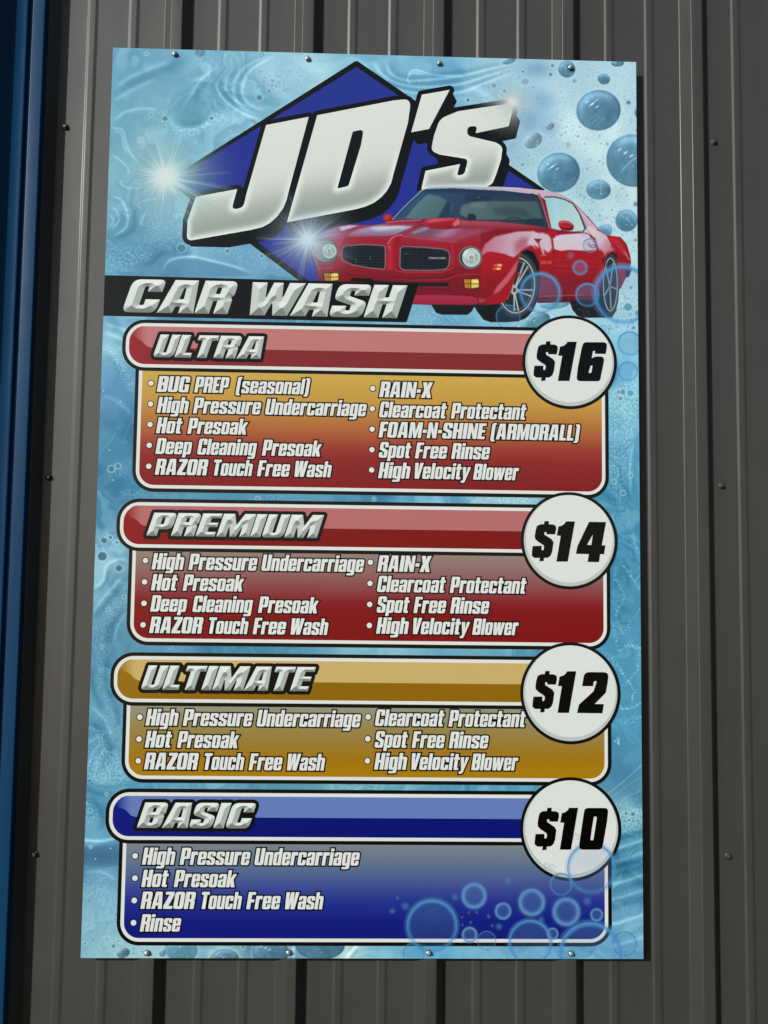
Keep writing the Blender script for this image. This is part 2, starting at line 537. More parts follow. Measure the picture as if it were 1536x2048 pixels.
G['M'] = (.82, [[(0, 0), (.21, 0), (.21, .58), (.32, 0), (.49, 0), (.60, .58), (.60, 0), (.82, 0), (.82, 1), (.53, 1), (.41, .42), (.29, 1), (0, 1)]])
G['N'] = (.62, [[(0, 0), (.21, 0), (.21, .52), (.39, 0), (.62, 0), (.62, 1), (.41, 1), (.41, .46), (.23, 1), (0, 1)]])
G['O'] = (W_, [rr(0, 0, W_, 1, .15), rr(S_, .15, sc, .85, .035)])
G['P'] = (W_, [[(0, 0), (S_, 0), (S_, .34), (W_, .34, .13), (W_, 1, .13), (0, 1)], rr(S_, .49, sc, .85, .03)])
G['R'] = (W_, [[(0, 0), (S_, 0), (S_, .42), (sc, .42), (sc, 0), (W_, 0), (W_, .43, .08), (W_ - .05, .50, .02), (W_, .55, .08), (W_, 1, .13), (0, 1)], rr(S_, .57, sc, .85, .03)])
G['S'] = (W_, [S_shape(W_, 1, S_, C_, .14)])
G['T'] = (.56, [[(.155, 0), (.405, 0), (.405, .83), (.56, .83), (.56, 1), (0, 1), (0, .83), (.155, .83)]])
G['U'] = (W_, [[(0, 1), (0, 0, .14), (W_, 0, .14), (W_, 1), (sc, 1), (sc, .14, .03), (S_, .14, .03), (S_, 1)]])
G['V'] = (.60, [[(.13, 0), (.43, 0), (.62, 1), (.37, 1), (.29, .34), (.26, 1), (0, 1)]])
G['W'] = (.90, [[(.08, 0), (.36, 0), (.435, .46), (.47, 0), (.75, 0), (.92, 1), (.67, 1), (.615, .40), (.575, 1), (.335, 1), (.275, .40), (.255, 1), (0, 1)]])
G['X'] = (.64, [[(0, 0), (.26, 0), (.325, .27), (.39, 0), (.66, 0), (.50, .5), (.645, 1), (.385, 1), (.325, .74), (.265, 1), (.0, 1), (.15, .5)]])
G['Z'] = (.56, [[(0, 0), (.56, 0), (.56, .17), (.30, .17), (.56, .80), (.56, 1), (.02, 1), (.02, .83), (.27, .83), (0, .20)]])
G['-'] = (.27, [[(.01, .33), (.26, .33), (.26, .54), (.01, .54)]])
G['('] = (.32, [[(.30, 1.04), (0.0, 1.04, .24), (0, -.14, .24), (.30, -.14), (.30, -.03), (.23, -.03, .07), (.23, .93, .07), (.30, .93)]])
G[')'] = (.32, [[(0, 1.04), (.30, 1.04, .24), (.30, -.14, .24), (0, -.14), (0, -.03), (.07, -.03, .07), (.07, .93, .07), (0, .93)]])
sl = s_ + c_
G['a'] = (w_, [[(0, 0, .10), (w_, 0), (w_, X_, .12), (.02, X_, .12), (.02, .53), (s_, .53), (s_, .645, .03), (sl, .645, .03), (sl, .47), (0, .43, .08)], rr(s_, .12, sl, .35, .03)])
G['c'] = (w_, [C_shape(w_, X_, s_, c_, .12)])
G['d'] = (w_, [[(w_, 1), (sl, 1), (sl, X_), (0, X_, .12), (0, 0, .12), (w_, 0)], rr(s_, .13, sl, .645, .03)])
G['e'] = (w_, [[(0, 0, .12), (w_, 0, .12), (w_, .28), (sl, .28), (sl, .13, .03), (s_, .13, .03), (s_, .345), (w_, .345), (w_, X_, .12), (0, X_, .12)], rr(s_, .46, sl, .65, .03)])
G['g'] = (w_, [[(w_, X_), (0, X_, .12), (0, .0, .12), (sl, .0), (sl, -.09, .03), (.03, -.09), (.03, -.215), (w_, -.215, .14)], rr(s_, .13, sl, .645, .03)])
G['h'] = (w_, [[(0, 0), (s_, 0), (s_, .63), (sl, .63, .03), (sl, 0), (w_, 0), (w_, X_, .12), (s_, X_), (s_, 1), (0, 1)]])
G['i'] = (s_, [[(0, 0), (s_, 0), (s_, X_), (0, X_)], [(0, .835), (s_, .835), (s_, 1), (0, 1)]])
G['k'] = (.58, [[(0, 0), (s_, 0), (s_, .27), (.33, 0), (.585, 0), (.43, .44), (.60, X_), (.37, X_), (s_, .50), (s_, 1), (0, 1)]])
G['l'] = (s_, [[(0, 0), (s_, 0), (s_, 1), (0, 1)]])
G['n'] = (w_, [[(0, 0), (s_, 0), (s_, .63), (sl, .63, .03), (sl, 0), (w_, 0), (w_, X_, .12), (0, X_)]])
G['o'] = (w_, [rr(0, 0, w_, X_, .13), rr(s_, .13, sl, .645, .035)])
G['p'] = (w_, [[(0, -.2), (s_, -.2), (s_, 0), (w_, 0, .12), (w_, X_, .12), (0, X_)], rr(s_, .13, sl, .645, .03)])
G['r'] = (.43, [[(0, 0), (s_, 0), (s_, .58, .05), (.43, .58), (.43, X_), (0, X_)]])
G['s'] = (w_, [S_shape(w_, X_, s_, c_, .12, .85)])
G['t'] = (.39, [[(.055, 0, .09), (.38, 0), (.38, .14), (.055 + s_, .14), (.055 + s_, .62), (.39, .62), (.39, X_), (.055 + s_, X_), (.055 + s_, .97), (.055, .97), (.055, X_), (0, X_), (0, .62), (.055, .62)]])
G['u'] = (w_, [[(0, X_), (0, 0, .12), (w_, 0), (w_, X_), (sl, X_), (sl, .13, .03), (s_, .13, .03), (s_, X_)]])
G['w'] = (.83, [[(.07, 0), (.34, 0), (.40, .36), (.435, 0), (.70, 0), (.85, X_), (.62, X_), (.57, .33), (.535, X_), (.315, X_), (.262, .33), (.24, X_), (0, X_)]])
G['y'] = (.57, [[(.01, -.215), (.27, -.215, .12), (.60, X_), (.37, X_), (.305, .30), (.245, X_), (0, X_), (.15, .02), (.12, -.08), (.01, -.08)]])
GC = {}
def glyph(ch):
    if ch not in GC:
        adv, cs = G[ch]
        GC[ch] = (adv, [rounded(c, 3) for c in cs])
    return GC[ch]
GAP = .058
WHITE, BLACK = ink(219, 223, 219), np.array([.0045, .0048, .0045])

def layout(word):
    x, out = 0.0, []
    for ch in word:
        adv, cs = glyph(ch)
        out.append((x, cs, ch)); x += adv + GAP
    return out, x - GAP

def offset_poly(c, r):
    """push a closed contour outwards by r (mitred, limited)"""
    c = np.asarray(c); n = len(c)
    keep = [i for i in range(n) if np.hypot(*(c[i] - c[i - 1])) > 1e-7]
    c = c[keep]; n = len(c)
    area = 0.5 * np.sum(c[:, 0] * np.roll(c[:, 1], -1) - np.roll(c[:, 0], -1) * c[:, 1])
    sg = 1 if area > 0 else -1
    d = np.roll(c, -1, 0) - c; d /= np.hypot(d[:, 0], d[:, 1])[:, None]
    nrm = np.stack([d[:, 1], -d[:, 0]], 1) * sg
    prev = np.roll(nrm, 1, 0)
    m = nrm + prev; L = (m * m).sum(1); L = np.maximum(L, .55)
    return c, c + m / L[:, None] * 2 * r

def put_word(art, word, u0, w0, width, cap, layer, shear=.145, line=0.0030, fillc=WHITE, linec=BLACK):
    """white word with a black keyline; u0,w0 lower left, width of the word along the base line"""
    gl, tot = layout(word)
    k = width / tot
    for gx, cs, ch in gl:
        tr = []
        for c in cs:
            c = c.copy()
            tr.append(np.stack([u0 + (gx + c[:, 0]) * k + c[:, 1] * cap * shear, w0 + c[:, 1] * cap], 1))
        outers = [tr[0]] if ch != 'i' else tr
        for oc in outers:
            base, off = offset_poly(oc, line)
            n = len(base)
            art.fill([oc], layer, linec)
            fs = [(i, (i + 1) % n, n + (i + 1) % n, n + i) for i in range(n)]
            art.add(np.concatenate([base, off]), fs, layer, linec)
        if ch == 'i':
            for oc in tr: art.fill([oc], layer + 1, fillc)
        else:
            art.fill(tr, layer + 1, fillc)

# measured width (template units) of every word on the list lines and the gap that follows it
LINES = {
 'BUG PREP (seasonal)': [(0, 62), (74.2, 65.6), (156.5, 145)],
 'High Pressure Undercarriage': [(0, 60.5), (72, 132), (214.5, 200)],
 'Hot Presoak': [(0, 48.5), (62, 116)],
 'Deep Cleaning Presoak': [(0, 69), (82, 115), (210.5, 115)],
 'RAZOR Touch Free Wash': [(0, 101), (112.5, 77.5), (201.5, 62.5), (273.5, 73)],
 'RAIN-X': [(0, 103)],
 'Clearcoat Protectant': [(0, 133), (144.5, 149)],
 'FOAM-N-SHINE (ARMORALL)': [(0, 212.5), (224, 178)],
 'Spot Free Rinse': [(0, 62), (73, 62), (145.5, 75)],
 'High Velocity Blower': [(0, 61.5), (69.2, 112), (189.5, 89)],
 'Rinse': [(0, 75)],
}
K_MM = 1.1408e-3                # metres on the sign per template unit at the ULTRA box
K_TXT = 1.130e-3                # the same, at the height of the list lines
def service_line(parent, text, bx_, by_, x, y, layer=8):
    art = Art()
    u0, w0 = A(x, y)
    for (off, wd), word in zip(LINES[text], text.split()):
        put_word(art, word, float(u0) + off * K_TXT, float(w0), wd * K_TXT, .0360, layer)
    bu, bw = A(bx_, by_)
    ang = np.linspace(0, 2 * math.pi, 20, endpoint=False)
    ring = lambda r: np.stack([bu + r * np.cos(ang), bw + r * np.sin(ang)], 1)
    art.add(ring(.0079), [tuple(range(20))], layer, BLACK)
    art.add(ring(.0060), [tuple(range(20))], layer + 1, WHITE)
    return art.build('service_line', M_PRINT, parent)

# ------------------------------------------------------------------ bold chiselled headings
H = {}
H['A'] = (1.10, [[(0, 0), (.45, 0), (.50, .20), (.645, .20), (.65, 0), (1.10, 0), (.935, 1), (.225, 1)], [(.535, .42), (.675, .42), (.645, .76, .05), (.575, .76, .05)]])
H['B'] = (1.02, [[(0, 0), (1.0, 0, .22), (1.0, .47, .12), (.93, .52, .03), (1.02, .56, .1), (1.02, 1, .2), (0, 1)], rr(.44, .20, .58, .40, .04), rr(.44, .62, .58, .80, .04)])
H['C'] = (1.02, [[(1.0, .63), (1.02, 1, .2), (0, 1, .25), (0, 0, .2), (1.0, 0, .25), (1.02, .40), (.58, .40), (.58, .22, .05), (.44, .22, .05), (.44, .79, .06), (.57, .79, .05), (.57, .63)]])
H['E'] = (.86, [[(0, 0), (.82, 0), (.82, .2), (.44, .2), (.44, .41), (.80, .41), (.80, .60), (.44, .60), (.44, .80), (.85, .80), (.85, 1), (0, 1)]])
H['H'] = (.98, [[(0, 0), (.43, 0), (.43, .41), (.55, .41), (.55, 0), (.98, 0), (.98, 1), (.55, 1), (.55, .62), (.43, .62), (.43, 1), (0, 1)]])
H['I'] = (.46, [[(0, 0), (.44, 0), (.44, 1), (0, 1)]])
H['L'] = (.76, [[(0, 0), (.74, 0), (.74, .21), (.43, .21), (.43, 1), (0, 1)]])
H['M'] = (1.42, [[(0, 0), (.40, 0), (.41, .52), (.58, 0), (.83, 0), (1.0, .52), (1.0, 0), (1.42, 0), (1.42, 1), (.93, 1), (.71, .50), (.49, 1), (0, 1)]])
H['P'] = (1.02, [[(0, 0), (.44, 0), (.44, .29), (1.0, .29, .24), (1.02, 1, .2), (0, 1)], rr(.44, .50, .58, .80, .04)])
H['R'] = (1.03, [[(0, 0), (.44, 0), (.44, .39), (.57, .39), (.57, 0), (1.0, 0), (1.0, .44, .1), (.93, .50, .05), (1.02, .57, .1), (1.02, 1, .22), (0, 1)], rr(.44, .60, .58, .80, .04)])
H['S'] = (1.0, [S_shape(.98, 1, .42, .13, .22, 1.35)])
H['T'] = (.95, [[(.24, 0), (.67, 0), (.67, .77), (.93, .77), (.93, 1), (0, 1), (0, .77), (.24, .77)]])
H['U'] = (.95, [[(0, 1), (0, 0, .16), (.94, 0, .26), (.94, 1), (.54, 1), (.54, .20, .05), (.40, .20, .05), (.40, 1)]])
H['W'] = (1.14, [[(0, 0), (.43, 0), (.53, .42), (.66, 0), (1.09, 0), (1.325, 1), (.856, 1), (.79, .46), (.67, 1), (.39, 1), (.30, .46), (.20, 1), (-.24, 1)]])
FACET = [(math.pi / 2, (228, 233, 229)), (2.4, (225, 231, 227)), (math.pi, (216, 223, 218)), (-2.4, (158, 166, 162)), (-math.pi / 2, (120, 128, 125)),
         (-.75, (130, 138, 135)), (0, (164, 174, 170)), (.75, (205, 213, 208))]
FACET.sort()
_fa = np.array([f[0] for f in FACET]); _fc = np.array([f[1] for f in FACET], float)
def facet_col(ang):
    fa = np.concatenate([[_fa[-1] - 2 * math.pi], _fa, [_fa[0] + 2 * math.pi]])
    fc = np.concatenate([[_fc[-1]], _fc, [_fc[0]]])
    return np.stack([np.interp(ang, fa, fc[:, i]) for i in range(3)], 1)

def chisel_word(art, word, widths, u0, w0, cap, layer, shear=.31, plate=None, step=.026, adv=None):
    """embossed looking printed letters: each facet takes its tone from the nearest edge"""
    x = 0.0; outl = []
    for i, ch in enumerate(word):
        wd, cs = H[ch]
        cs = [rounded(c, 4) for c in cs]
        P, q, d, near = sdf_mesh(cs, step)
        v = P - near                                   # from the edge inwards
        # facet direction in the sheared letter
        ang = np.arctan2(-(v[:, 1] - 0.0), -(v[:, 0]) )
        onb = d < 1e-9
        if onb.any():                                  # edge vertices: take the tone of an inside neighbour
            nb = {}
            for f in q:
                for a in f:
                    if onb[a]:
                        for b in f:
                            if not onb[b] and d[b] > nb.get(a, (0, 0))[0]: nb[a] = (d[b], b)
            for a, (_, b) in nb.items(): ang[a] = ang[b]
        cols = lin(facet_col(ang)) * 1.15
        T = lambda c: np.stack([u0 + (x + c[:, 0]) * widths + c[:, 1] * cap * shear, w0 + c[:, 1] * cap], 1)
        art.add_np(T(P), q, layer + 1, cols)
        outl.append([T(c) for c in cs])
        x += wd + (adv if adv is not None else .045)
    if plate:
        al = np.concatenate([cs[0] for cs in outl])
        def fld(P):
            F = np.full(len(P), -1.0)
            for cs in outl:
                c = cs[0]; m = (P[:, 0] > c[:, 0].min() - 3 * plate) & (P[:, 0] < c[:, 0].max() + 3 * plate)
                F[m] = np.maximum(F[m], sdf(P[m], [c])[0] + plate)
            return np.maximum(F, -3 * plate)
        P, q = field_mesh(fld, al.min(0) - plate, al.max(0) + plate, 1.6 * K_MM)
        art.add(P, q.tolist(), layer, BLACK)
    return x

def fit_word(word, adv=.045):
    return sum(H[c][0] for c in word) + adv * (len(word) - 1)

# ------------------------------------------------------------------ service boxes
def arc(cx_, cy_, r, a0, a1, n):
    return [(cx_ + r * math.cos(a), cy_ + r * math.sin(a)) for a in np.linspace(a0, a1, n)]
def rbox(u0, w0, u1, w1, r, corners='all', n=10):
    """closed rounded rectangle, counter clockwise from lower left"""
    pts = []
    q = lambda on, cu, cw, px, pw, a: arc(cu, cw, r, a, a + math.pi / 2, n) if on else [(px, pw)]
    f = corners
    pts += q(f in ('all', 'bottom', 'left'), u0 + r, w0 + r, u0, w0, math.pi)
    pts += q(f in ('all', 'bottom'), u1 - r, w0 + r, u1, w0, 1.5 * math.pi)
    pts += q(f in ('all',), u1 - r, w1 - r, u1, w1, 0)
    pts += q(f in ('all', 'left'), u0 + r, w1 - r, u0, w1, .5 * math.pi)
    return np.array(pts)
def grad(stops):
    t = [s[0] for s in stops]; c = np.array([ink(*s[1]) for s in stops])
    return lambda x: np.array([np.interp(x, t, c[:, i]) for i in range(3)])
def rows_of(contour, n=48):
    """left and right extents of a convex contour for n levels"""
    c = np.asarray(contour); lo, hi = c[:, 1].min(), c[:, 1].max()
    ws = np.concatenate([np.linspace(lo, hi, n)[1:-1], c[:, 1]]); ws = np.unique(np.round(ws, 7)); ws = ws[(ws > lo + 1e-6) & (ws < hi - 1e-6)]
    L, R = [], []
    for w in ws:
        xs = []
        for i in range(len(c)):
            a, b = c[i], c[(i + 1) % len(c)]
            if (a[1] > w) != (b[1] > w): xs.append(a[0] + (w - a[1]) / (b[1] - a[1]) * (b[0] - a[0]))
        L.append(min(xs)); R.append(max(xs))
    return ws, np.array(L), np.array(R)

SPECS = [
 dict(label='box headed ULTRA fading from orange to red with a $16 circle', word='ULTRA', price='16',
      bar=((244.6, 690), (300, 639.4), (285, 741.6)), box=((263.9, 960), (1217.6, 950), (420, 987.3), (1185, 994.8)),
      circ=(1139, 724.3, 95.2), head=((305.8, 714.4), (520.5, 718), 45.6),
      light=(186, 118, 118), light0=(150, 52, 58), dark=(128, 40, 44), dark0=(146, 36, 44), split=.56,
      grad=[(0, (128, 22, 24)), (.10, (128, 32, 34)), (.24, (138, 36, 38)), (.36, (150, 58, 46)), (.47, (168, 90, 52)), (.60, (178, 118, 58)), (.75, (192, 148, 66)), (1, (200, 166, 76))],
      lines=[('BUG PREP (seasonal)', 302.3, 766.6, 313.6, 783.6), ('High Pressure Undercarriage', 301.4, 808, 313.4, 825.4), ('Hot Presoak', 300.3, 849, 312, 866.4),
             ('Deep Cleaning Presoak', 298.7, 890.6, 310.8, 907.7), ('RAZOR Touch Free Wash', 297.7, 932.5, 309.7, 949.2),
             ('RAIN-X', 745.5, 776.9, 758.3, 794.3), ('Clearcoat Protectant', 744.7, 817.5, 757.5, 834.6), ('FOAM-N-SHINE (ARMORALL)', 744.3, 858.4, 757, 874.8),
             ('Spot Free Rinse', 743.8, 899.4, 756.7, 915.4), ('High Velocity Blower', 743.3, 940, 756.2, 956.2)]),
 dict(label='box headed PREMIUM fading from grey to deep red with a $14 circle', word='PREMIUM', price='14',
      bar=((233, 1050), (290, 997.2), (290, 1102.4)), box=((253.2, 1250), (1220.6, 1230), (420, 1292.4), (1170, 1299.3)),
      circ=(1138.2, 1081, 96), head=((292.9, 1071.8), (633.3, 1075.6), 45.2),
      light=(178, 106, 108), light0=(150, 30, 38), dark=(122, 14, 18), dark0=(140, 18, 24), split=.53,
      grad=[(0, (124, 14, 18)), (.35, (126, 16, 22)), (.45, (130, 28, 36)), (.60, (136, 66, 70)), (.78, (140, 98, 96)), (1, (144, 124, 118))],
      lines=[('High Pressure Undercarriage', 291.1, 1121, 303.2, 1138.6), ('Hot Presoak', 289.4, 1163.8, 301.9, 1180.6), ('Deep Cleaning Presoak', 288.2, 1206.6, 300.3, 1222.9),
             ('RAZOR Touch Free Wash', 286.3, 1249.5, 298.4, 1265.9), ('RAIN-X', 740.8, 1124.5, 754.4, 1142.8), ('Clearcoat Protectant', 740, 1166.7, 753.4, 1183.8),
             ('Spot Free Rinse', 739.4, 1208.7, 752.7, 1225), ('High Velocity Blower', 738.7, 1250.8, 752, 1267.2)]),
 dict(label='box headed ULTIMATE fading from grey to golden brown with a $12 circle', word='ULTIMATE', price='12',
      bar=((220.7, 1358), (280, 1304.6), (280, 1411.5)), box=((243.4, 1505), (1222.7, 1510), (420, 1567), (1150, 1570.4)),
      circ=(1140.5, 1386, 98.2), head=((281.3, 1380.8), (616.8, 1380.6), 46.4),
      light=(198, 172, 106), light0=(160, 122, 36), dark=(140, 100, 8), dark0=(150, 108, 16), split=.54,
      grad=[(0, (166, 122, 10)), (.25, (160, 116, 16)), (.45, (152, 120, 44)), (.70, (148, 131, 76)), (1, (142, 146, 122))],
      lines=[('High Pressure Undercarriage', 279.7, 1434, 291, 1450.7), ('Hot Presoak', 278.2, 1477.9, 289.7, 1494.8), ('RAZOR Touch Free Wash', 276.8, 1521.4, 288, 1538.5),
             ('Clearcoat Protectant', 736.3, 1433.6, 749.2, 1451.6), ('Spot Free Rinse', 735.6, 1477.4, 748.5, 1495), ('High Velocity Blower', 734.9, 1521.5, 748, 1538.8)]),
 dict(label='box headed BASIC fading from grey to deep blue with a $10 circle', word='BASIC', price='10',
      bar=((211.2, 1632), (270, 1576.9), (270, 1687)), box=((233.2, 1850), (1223.3, 1800), (420, 1891.6), (1150, 1892.3)),
      circ=(1141.1, 1657.6, 98), head=((273.8, 1655.8), (497.6, 1656), 47.4),
      light=(98, 122, 184), light0=(30, 44, 140), dark=(8, 20, 110), dark0=(16, 26, 122), split=.52,
      grad=[(0, (18, 26, 118)), (.20, (20, 30, 126)), (.40, (36, 50, 140)), (.55, (62, 76, 146)), (.75, (88, 108, 142)), (1, (120, 130, 138))],
      lines=[('High Pressure Undercarriage', 270.5, 1711.4, 283.9, 1728.9), ('Hot Presoak', 270.1, 1756, 282.5, 1773.5), ('RAZOR Touch Free Wash', 268.7, 1800.5, 280.9, 1817.2),
             ('Rinse', 267.3, 1845.2, 279.7, 1862.5)]),
]
DIG = {}
DIG['$'] = [[(380, 148), (432, 148), (427, 187), (478, 189, 22), (513, 205, 20), (516, 250, 15), (503, 312), (402, 310), (405, 290, 8), (390, 281, 8), (375, 288, 8), (378, 316, 8),
             (462, 372, 20), (485, 410, 20), (470, 525, 30), (452, 575, 25), (418, 604, 20), (372, 606), (368, 645), (318, 648), (325, 606), (258, 606, 20), (229, 580, 18), (230, 540, 15),
             (240, 458), (345, 456), (343, 500, 5), (355, 517, 8), (370, 500, 5), (375, 470, 8), (368, 448, 8), (300, 402, 20), (268, 370, 20), (264, 330, 20), (276, 255, 25), (290, 208, 20), (330, 187, 20), (373, 186)]]
DIG['1'] = [[(638, 148), (742, 148), (658, 642), (527, 642), (577, 325), (532, 322), (550, 212), (590, 200, 15), (620, 178, 15)]]
DIG['0'] = [[(820, 150, 50), (1100, 150, 45), (1085, 300), (1040, 560), (1022, 642, 70), (750, 642, 45), (765, 510)], [(928, 252, 14), (966, 252, 14), (945, 390), (922, 532, 14), (886, 532, 14), (905, 390)]]
DIG['6'] = [[(970, 343, 70), (1340, 345, 60), (1312, 522), (1145, 520), (1152, 474, 20), (1117, 474, 20), (1095, 592), (1150, 565, 30), (1295, 563, 60), (1272, 700), (1240, 850), (1225, 942, 90), (860, 940, 60), (885, 730), (940, 450)],
            [(1080, 700, 16), (1112, 700, 16), (1092, 816, 22), (1044, 816, 16)]]
DIG['4'] = [[(1030, 375), (1267, 378), (1207, 703), (1258, 703), (1240, 825), (1185, 825), (1167, 937), (1010, 933), (1028, 825), (848, 820), (868, 715)], [(1000, 697), (1062, 697), (1085, 545)]]
DIG['2'] = [[(838, 522), (862, 378, 60), (1112, 380, 50), (1098, 490), (1080, 590, 40), (965, 705), (1060, 706), (1045, 800), (787, 797), (805, 712), (955, 575, 30), (990, 470, 18), (957, 470, 18), (950, 522)]]
ZF = {'$': (1030, 1590, 5.908), '1': (1030, 1590, 5.908), '0': (1030, 1590, 5.908), '6': (1040, 640, 7.68), '4': (1030, 990, 6.982), '2': (1000, 1270, 5.12)}
BOXF = {'16': {'$': (1066.7, 683, 1114.9, 761.9), '1': (1115.2, 683.8, 1153, 762)}, '14': {'$': (1063.2, 1042.3, 1111.7, 1122.4), '1': (1112.4, 1042.8, 1149.3, 1123)},
        '12': {'$': (1064.5, 1341.7, 1113.3, 1424.5), '1': (1114.6, 1342.3, 1151.8, 1425.4)}, '10': {}}
def digit(ch, price):
    ox, oy, k = ZF[ch]
    cs = [rounded(c, 5) / k + np.array([ox, oy]) for c in DIG[ch]]
    bb = BOXF[price].get(ch)
    if bb:
        lo, hi = cs[0].min(0), cs[0].max(0)
        cs = [(c - lo) / (hi - lo) * (np.array(bb[2:]) - bb[:2]) + bb[:2] for c in cs]
    return [Ap(c) for c in cs]

def mid(a, b): return .5 * (a + b)
def service_box(sp):
    (lx, ly), (tx, ty), (bx_, by_) = sp['bar']
    bu0 = float(A(lx, ly)[0]); bw1 = float(A(tx, ty)[1]); bw0 = float(A(bx_, by_)[1])
    (blx, bly), (brx, bry), (b1x, b1y), (b2x, b2y) = sp['box']
    u0 = float(A(blx, bly)[0]); u1 = float(A(brx, bry)[0])
    w0 = mid(float(A(b1x, b1y)[1]), float(A(b2x, b2y)[1])); w1 = bw0 + .02
    K = K_MM
    root = None
    # the box
    art = Art()
    g = grad(sp['grad'])
    for inset, r, layer, col in ((0, 42, 3, BLACK), (7.0, 35, 4, WHITE), (13.6, 28.5, 5, None)):
        i = inset * K
        c = rbox(u0 + i, w0 + i, u1 - i, w1, r * K, 'bottom')
        ws, L, R = rows_of(c)
        ws = np.concatenate([[c[:, 1].min()], ws, [w1]])
        L = np.concatenate([[u0 + i + r * K], L, [L[-1]]]); R = np.concatenate([[u1 - i - r * K], R, [R[-1]]])
        cf = (lambda u, w: col) if col is not None else (lambda u, w: g((w - (w0 + i)) / (bw0 - w0 - i)))
        art.rows(ws, L, R, layer, cf, 2)
    box_o = art.build('service_box', M_PRINT, sign)
    tag(box_o, sp['label'])
    # header bar
    ccx, ccy, cr = sp['circ']
    cu, cw = map(float, A(ccx, ccy)); R_ = cr * K
    art = Art()
    ur = cu
    for inset, r, layer in ((0, 44, 6), (7.0, 37, 7), (13.6, 31, 8)):
        i = inset * K
        c = rbox(bu0 + i, bw0 + i, ur, bw1 - i, r * K, 'left')
        ws, L, R = rows_of(c, 60)
        ws = np.concatenate([[bw0 + i], ws, [bw1 - i]]); L = np.concatenate([[bu0 + i + r * K], L, [bu0 + i + r * K]]); R = np.full(len(ws), ur)
        if inset == 0: cf = lambda u, w: BLACK
        elif inset == 7.0: cf = lambda u, w: WHITE
        else:
            d0, d1, l1 = ink(*sp['dark0']), ink(*sp['dark']), ink(*sp['light'])
            cf = lambda u, w: d0 + (d1 - d0) * min(1, max(0, (u - bu0) / .16))
        art.rows(ws, L, R, layer, cf, 12 if inset > 10 else 2)
    i = 13.6 * K
    hb0, hb1 = bw0 + i, bw1 - i
    sw = hb0 + (hb1 - hb0) * (1 - sp['split'])             # edge of the pale upper band
    l0, l1 = ink(*sp['light0']), ink(*sp['light'])
    top = [(bu0 + i + 24 * K, hb1), (bu0 + i + 16 * K, hb1 - 3 * K), (bu0 + i + 9 * K, hb1 - 9 * K), (bu0 + i + 4.5 * K, hb1 - 16 * K)]
    pts = [(ur, sw), (ur, hb1)] + top + [(bu0 + i + 12 * K, hb1 - 22 * K), (bu0 + i + 24 * K, sw + 13 * K), (bu0 + i + 34 * K, sw + 3 * K), (bu0 + i + 42 * K, sw)]
    n0 = 40
    us = np.linspace(0, 1, n0)
    up = np.array([(p[0], p[1]) for p in [top[3], top[2], top[1], top[0], (bu0 + i + 60 * K, hb1), (ur, hb1)]])
    lo = np.array([top[3], (bu0 + i + 12 * K, hb1 - 22 * K), (bu0 + i + 24 * K, sw + 13 * K), (bu0 + i + 34 * K, sw + 3 * K), (bu0 + i + 42 * K, sw), (ur, sw)])
    ucol = np.unique(np.concatenate([np.linspace(top[3][0], bu0 + i + 60 * K, 40), [ur]]))
    hi_w = np.interp(ucol, up[:, 0], up[:, 1]); lo_w = np.interp(ucol, lo[:, 0], lo[:, 1])
    uw = np.concatenate([np.stack([ucol, lo_w], 1), np.stack([ucol, hi_w], 1)])
    m = len(ucol); t = smooth(0, 1, (np.tile(ucol, 2) - ucol[0]) / (34 * K))
    cols = l0[None] + (l1 - l0)[None] * t[:, None]
    art.add(uw, [(j, j + 1, m + j + 1, m + j) for j in range(m - 1)], 9, cols)
    art.build('header_bar', M_PRINT, box_o)
    # heading
    art = Art()
    (hx, hy), (hx1, hy1), cap = sp['head']
    a0 = A(hx, hy); a1 = A(hx1, hy1)
    capm = cap * K * 1.0
    kx = (float(a1[0]) - float(a0[0])) / fit_word(sp['word'])
    chisel_word(art, sp['word'], kx, float(a0[0]), mid(float(a0[1]), float(a1[1])), capm, 10, plate=6.6 * K, step=.021)
    art.build('heading', M_PRINT, box_o)
    # list lines
    for ln in sp['lines']: service_line(box_o, *ln)
    # price circle
    art = Art()
    def disc(cu_, cw_, r, layer, col, n=96):
        a = np.linspace(0, 2 * math.pi, n, endpoint=False)
        art.add(np.stack([cu_ + r * np.cos(a), cw_ + r * np.sin(a)], 1), [tuple(range(n))], layer, col)
    rw = R_ - 6.0 * K
    disc(cu, cw, R_, 12, BLACK)
    # white disc with a grey crescent along its lower rim
    n = 96; a = np.linspace(0, 2 * math.pi, n, endpoint=False)
    rim = np.stack([cu + rw * np.cos(a), cw + rw * np.sin(a)], 1)
    disc(cu, cw, rw, 13, ink(186, 194, 191))
    disc(cu + .5 * K, cw + 3.6 * K, rw - 3.6 * K, 14, ink(216, 221, 218))
    for ch in '$' + sp['price']:
        art.fill(digit(ch, sp['price']), 19, np.array([.0012, .0012, .0012]))
    art.build('price_circle', M_PRINT, box_o)
    return box_o
boxes = [service_box(sp) for sp in SPECS]

